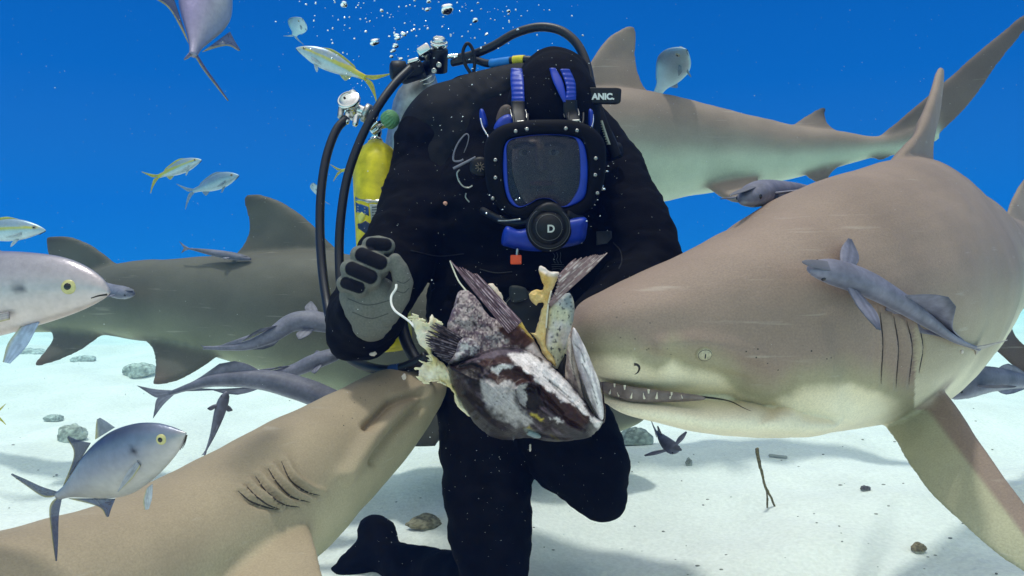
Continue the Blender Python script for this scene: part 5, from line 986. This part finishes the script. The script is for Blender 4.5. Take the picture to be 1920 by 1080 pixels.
# --- jaw bones at the mouth
def jaw(poly, d, th, rad, c0, c1, seed, lines=()):
    g = inflate(poly, d, th, rad, step=2.2, ragged=1.0, relief=lambda P: (noise(np.c_[P*.09, P[:,:1]*0], 1, seed)-.5)*.006)
    st = noise(np.c_[(g[2] @ np.array([.97,-.25]))[:,None]*.22, (g[2] @ np.array([.25,.97]))[:,None]*.03, g[2][:,:1]*0], 1, seed, 3); c = mixc(c0, c1, sm(.40, .62, st))
    for l, w in lines: c = mixc(c, DK, np.exp(-(ldist(g[2], l)/w)**2)*.8)
    return obj('jaw_bone', g[:2], m_bait, bait, col=c)
jaw(z1((1180,205),(1195,300),(1205,420),(1225,540),(1260,640),(1320,760),(1375,850),(1340,880),(1270,800),(1200,690),(1120,580),(1128,420),(1140,280)), 1.072, .012, 16, np.array(lin(150,130,126)), np.array(lin(218,200,186)), 75, [(z1((1165,300),(1165,450),(1190,590)), 1.2)])
jaw(z1((1183,208),(1250,325),(1310,465),(1362,600),(1390,745),(1396,850),(1380,880),(1345,850),(1290,740),(1240,600),(1190,430),(1166,290)), 1.052, .013, 18, np.array(lin(186,176,180)), WH*1.1, 78, [(z1((1185,330),(1230,370),(1260,460)), 1.3), (z1((1240,470),(1310,620),(1350,760)), .9)])
obj('mouth_shade', inflate(z1((1215,520),(1245,620),(1290,740),(1345,855),(1330,850),(1280,770),(1240,680)), 1.046, .003, 5, step=2.4)[:2], m_slit, bait)  # solid dark slab stands in for shade between the jaw bones
obj('gill_shade', inflate(z1((1130,420),(1110,560),(1060,500),(1090,440)), 1.10, .01, 8, step=2.4)[:2], m_slit, bait)  # dark solid in place of the shaded hollow
jaw(z1((1385,600),(1398,700),(1408,800),(1406,880),(1385,910),(1380,850),(1390,760)), 1.078, .010, 5, BR*.8, DK*1.4, 80)

# ------------------------------------------------------------------ things on the sand
m_rock = material('dead_coral', attr=True, rough=.95, nz=.3, nzs=60, bump=.006, bs=60, spec=.08)
def rock(label, px, py, w, h, col, seed, cat='rock', name='rock', flat=1.0):
    p, d = ground_pt(px, py); r = w/2/F*d; g = ellipsoid(p + np.array([0, 0, h/F*d*.35]), np.array([r, 0, 0]), np.array([0, r*.8*flat, 0]), np.array([0, 0, h/F*d*.6]), 40, 30); V = g[0]; c0 = V.mean(0)
    n = noise((V-c0)/r, 1.6, seed, 4)-.5; V = c0 + (V-c0)*(1+n*.9)[:,None]; n2 = noise((V-c0)/r, 6, seed+3, 3); cc = mixc(np.array(lin(*col))*.55, np.array(lin(*col)), sm(.35, .6, n2)); cc = mixc(cc, np.array(lin(200,205,196)), sm(.0, -.5, (V-c0)[:,2]/(h/F*d*.6))*.5)
    o = obj(name, (V, g[1]), m_rock, col=cc); return tag(o, label, cat)
rock('grey lump of dead coral behind the diver\'s raised thigh', 1192, 834, 66, 34, (175,182,172), 1)
rock('square grey rock on the sand above the blue grey jack', 133, 825, 56, 30, (196,200,190), 2)
rock('small low stone beyond the square grey rock', 102, 788, 32, 12, (190,198,192), 3)
rock('broad stony clump half behind the olive shark\'s pelvic fin', 262, 704, 58, 28, (200,206,196), 4)
rock('flat faint stone under the olive shark\'s tail', 60, 672, 62, 20, (205,210,204), 5)
rock('long faint stone between the olive shark\'s lower fins', 155, 678, 46, 12, (205,210,204), 6)
rock('tuft of brown algae covered rubble beside the diver\'s boot', 795, 985, 66, 16, (165,155,130), 7, flat=1.2)
rock('small dark pebble on bright sand beside the big shark\'s fin', 1622, 919, 18, 9, (110,105,110), 8, 'pebble', 'pebble')
rock('pale broken shell lying on bright sand by the front fin\'s lower edge', 1722, 1034, 26, 16, (150,135,110), 9, 'shell', 'shell')
rock('pale grey stone left of the forked twig', 1291, 872, 12, 14, (170,172,165), 10, 'stone', 'stone')
m_twig = material('twig_bark', (.19, .155, .085), rough=.95, nz=.5, nzs=180, bump=.003, bs=150, spec=.1)
tp, td = ground_pt(1442, 952); dd = td*1.0
tw = [tube_px([(1419,841,dd-.02),(1423,862,dd-.015),(1429,890,dd-.01),(1437,920,dd-.005)], .0058, n=60, m=10, r1=.0036), tube_px([(1436,915,dd-.005),(1445,932,dd),(1455,953,dd)], .0038, n=30, m=8, r1=.0026), tube_px([(1437,918,dd-.005),(1439,936,dd),(1439,956,dd)], .0034, n=30, m=8, r1=.0026)]
V, Fs = join(*tw); V = V + nrm(np.stack([noise(V, 60, 1)-.5, noise(V, 60, 2)-.5, noise(V, 60, 3)-.5], 1))*.0011; tag(obj('twig', (V, Fs), m_twig), 'knobbly brown twig forked at its foot, standing in the sand', 'twig')
p0, _ = ground_pt(1444, 857, .006); p1, _ = ground_pt(1474, 860, .006); tag(obj('stick', rcone(p0, .006, p1, .005, 10), material('grey_stick', (.38,.38,.36), rough=.9)), 'short grey stick lying flat beyond the forked twig', 'stick')
rg = np.random.default_rng(12); gs = []
for i in range(230):
    px, py = rg.uniform(-60, 1980), 640 + 440*rg.random()**.8; p, d = ground_pt(px, py); r = rg.uniform(.001, .0034)*(.6+d*.22); e = ellipsoid(p+np.array([0,0,r*.2]), np.array([r*rg.uniform(.8,2),0,0]), np.array([0,r,0]), np.array([0,0,r*.6]), 8, 6); gs.append(e)
tag(obj('rubble', join(*gs), material('rubble', (.26,.25,.22), rough=.95, nz=.4, nzs=20), org=(0,0,0)), 'tiny dark bits of shell and weed strewn over the sand', kind='stuff')

# ------------------------------------------------------------------ bubbles from the breathing valve
m_bub = material('air_bubble', (.93, .96, .98), rough=.06, metal=1, nz=0)
bubs = []
for k in range(4):
    g = ellipsoid((0,0,0), np.array([1,0,0]), np.array([0,1,0]), np.array([0,0,.62 if k < 3 else 1]), 20, 14); V = g[0]; V = V*(1+(noise(V, 1.3, 70+k, 2)-.5)*(.5 if k < 3 else .1))[:,None]
    me = make_mesh('bubble', V, g[1]); me.materials.append(m_bub); bubs.append(me)
def bubble(px, py, d, r, label, group, k=None, rz=None):
    o = bpy.data.objects.new('bubble', bubs[int(rg.integers(0, 4)) if k is None else k]); COL.objects.link(o); o.location = W(px, py, d); o.scale = (r, r, r*rg.uniform(.8, 1.1)); o.rotation_euler = (rg.uniform(-.4,.4), rg.uniform(-.5,.5), rg.uniform(0, 6))
    tag(o, label, 'air bubble', group)
big = 'large wobbling silvery air bubble'; BG = 'large air bubbles above the diver'; SG = 'small air bubbles rising over the diver'; MG = 'air bubbles stuck to the mask and hood'
for (x, y, rr) in [(838,17,13),(702,79,10),(743,66,6),(757,64,6),(745,71,7),(741,86,6),(737,95,6),(891,38,6),(645,8,7),(801,18,5),(716,20,4),(751,110,5),(734,106,4),(418,82,7),(912,64,4),(804,2,5),(954,21,4)]:
    bubble(x, y, 1.7, rr*1.7/F, 'large wobbling silvery air bubble in the column over the first stages', BG, k=int(rg.integers(0, 3)))
for i in range(150):
    x = rg.normal(790, 110) if i < 115 else rg.uniform(560, 1120); y = abs(rg.normal(0, 62)) if i < 115 else rg.uniform(0, 120); bubble(x, y, rg.uniform(1.5, 2.0), rg.uniform(.0009, .0030)*(1.4 if rg.random() < .15 else 1), 'tiny round air bubble rising in the stream over the diver', SG)
for i in range(14): bubble(rg.uniform(645, 700), rg.uniform(130, 190), 1.8, rg.uniform(.001, .0026), 'tiny round air bubble rising in the stream over the diver', SG)
for (x, y, rr) in [(1128,315,7),(1137,322,7),(1126,335,6),(1131,355,8),(1129,349,5),(1120,375,4),(1100,415,4),(912,400,4),(942,393,4),(968,375,4),(974,372,3),(918,366,3),(1115,384,3),(1125,405,3),(1118,280,3),(1140,312,4),(847,220,3),(868,219,3),(866,228,3),(828,244,2.5)]:
    p, n = hit(bP, x, y); d = 1.56 if p is None else min(PX(p[None])[0,2]-.006, 1.60) if x > 1110 or x < 900 else 1.47
    if x < 900 and p is not None: d = PX(p[None])[0,2]-.03
    bubble(x, y, d, rr*.62*d/F, 'silvery air bubble clinging to the black hood or mask edge', MG)
# drifting particles
gs = []; oct_ = (np.array([(1,0,0),(-1,0,0),(0,1,0),(0,-1,0),(0,0,1),(0,0,-1.)]), [(0,2,4),(2,1,4),(1,3,4),(3,0,4),(2,0,5),(1,2,5),(3,1,5),(0,3,5)])
for i in range(1700):
    if i < 480: px, py, d = rg.normal(960, 190), rg.uniform(100, 1060), rg.uniform(.95, 1.5)
    else: px, py, d = rg.uniform(-100, 2020), rg.uniform(-60, 900), rg.uniform(.8, 3.2)
    r = rg.uniform(.00016, .0005)*d*(2.0 if rg.random() < .05 else 1); gs.append((W(px, py, d)+oct_[0]*r*rg.uniform(.6, 1.4, (6, 1)), oct_[1]))
tag(obj('drifting_particles', join(*gs), material('particle', (.62,.64,.66), rough=.8, nz=0), smooth=False, org=(0,0,0)), 'fine pale particles drifting in the water', kind='stuff')
for (x, y, w, h, dd_, s_) in [(835,381,9,8,1.62,1),(758,706,9,12,1.4,2),(700,664,12,8,1.45,3),(671,622,7,6,1.46,4),(676,602,9,5,1.44,5),(994,840,5,13,1.12,6),(1803,660,5,5,1.2,7)]:
    r = dd_/F; g = ellipsoid(W(x, y, dd_), _r*w*.5*r, _u*h*.5*r, _f*3*r, 16, 12); V = g[0]; V = V + nrm(V-V.mean(0))*((noise(V, 260, s_)-.5)*.006)[:,None]
    lab = {1:'pinkish scrap of flesh drifting before the diver\'s chest',2:'pale scrap drifting over the sandy brown shark\'s head',3:'curled white scrap just under the diver\'s elbow',4:'small white scrap on the sleeve below the glove',5:'flat white scrap beside the glove\'s cuff',6:'pale stringy scrap hanging under the torn fish head',7:'round white fleck by the clinging remora\'s tail'}[s_]
    tag(obj('scrap', (V, g[1]), material('scrap', (.62,.52,.45) if s_ != 1 else (.6,.3,.22), rough=.6)), lab, 'scrap')
# ------------------------------------------------------------------ the water itself: one even volume
hb = rbox((0, 15, 1.45), (46, 0, 0), (0, 29.5, 0), (0, 0, 2.75), .01)
m_haze = bpy.data.materials.new('water_haze'); m_haze.use_nodes = True; t = m_haze.node_tree; t.nodes.remove(t.nodes['Principled BSDF'])
pv = t.nodes.new('ShaderNodeVolumePrincipled'); pv.inputs['Color'].default_value = (.006, .034, .165, 1); pv.inputs['Absorption Color'].default_value = (.05, .80, .975, 1); pv.inputs['Density'].default_value = .085; pv.inputs['Anisotropy'].default_value = .55
t.links.new(pv.outputs[0], t.nodes['Material Output'].inputs['Volume'])
hz = obj('haze', hb, m_haze, smooth=False); tag(hz, 'clear blue sea water thickening with distance', kind='stuff')
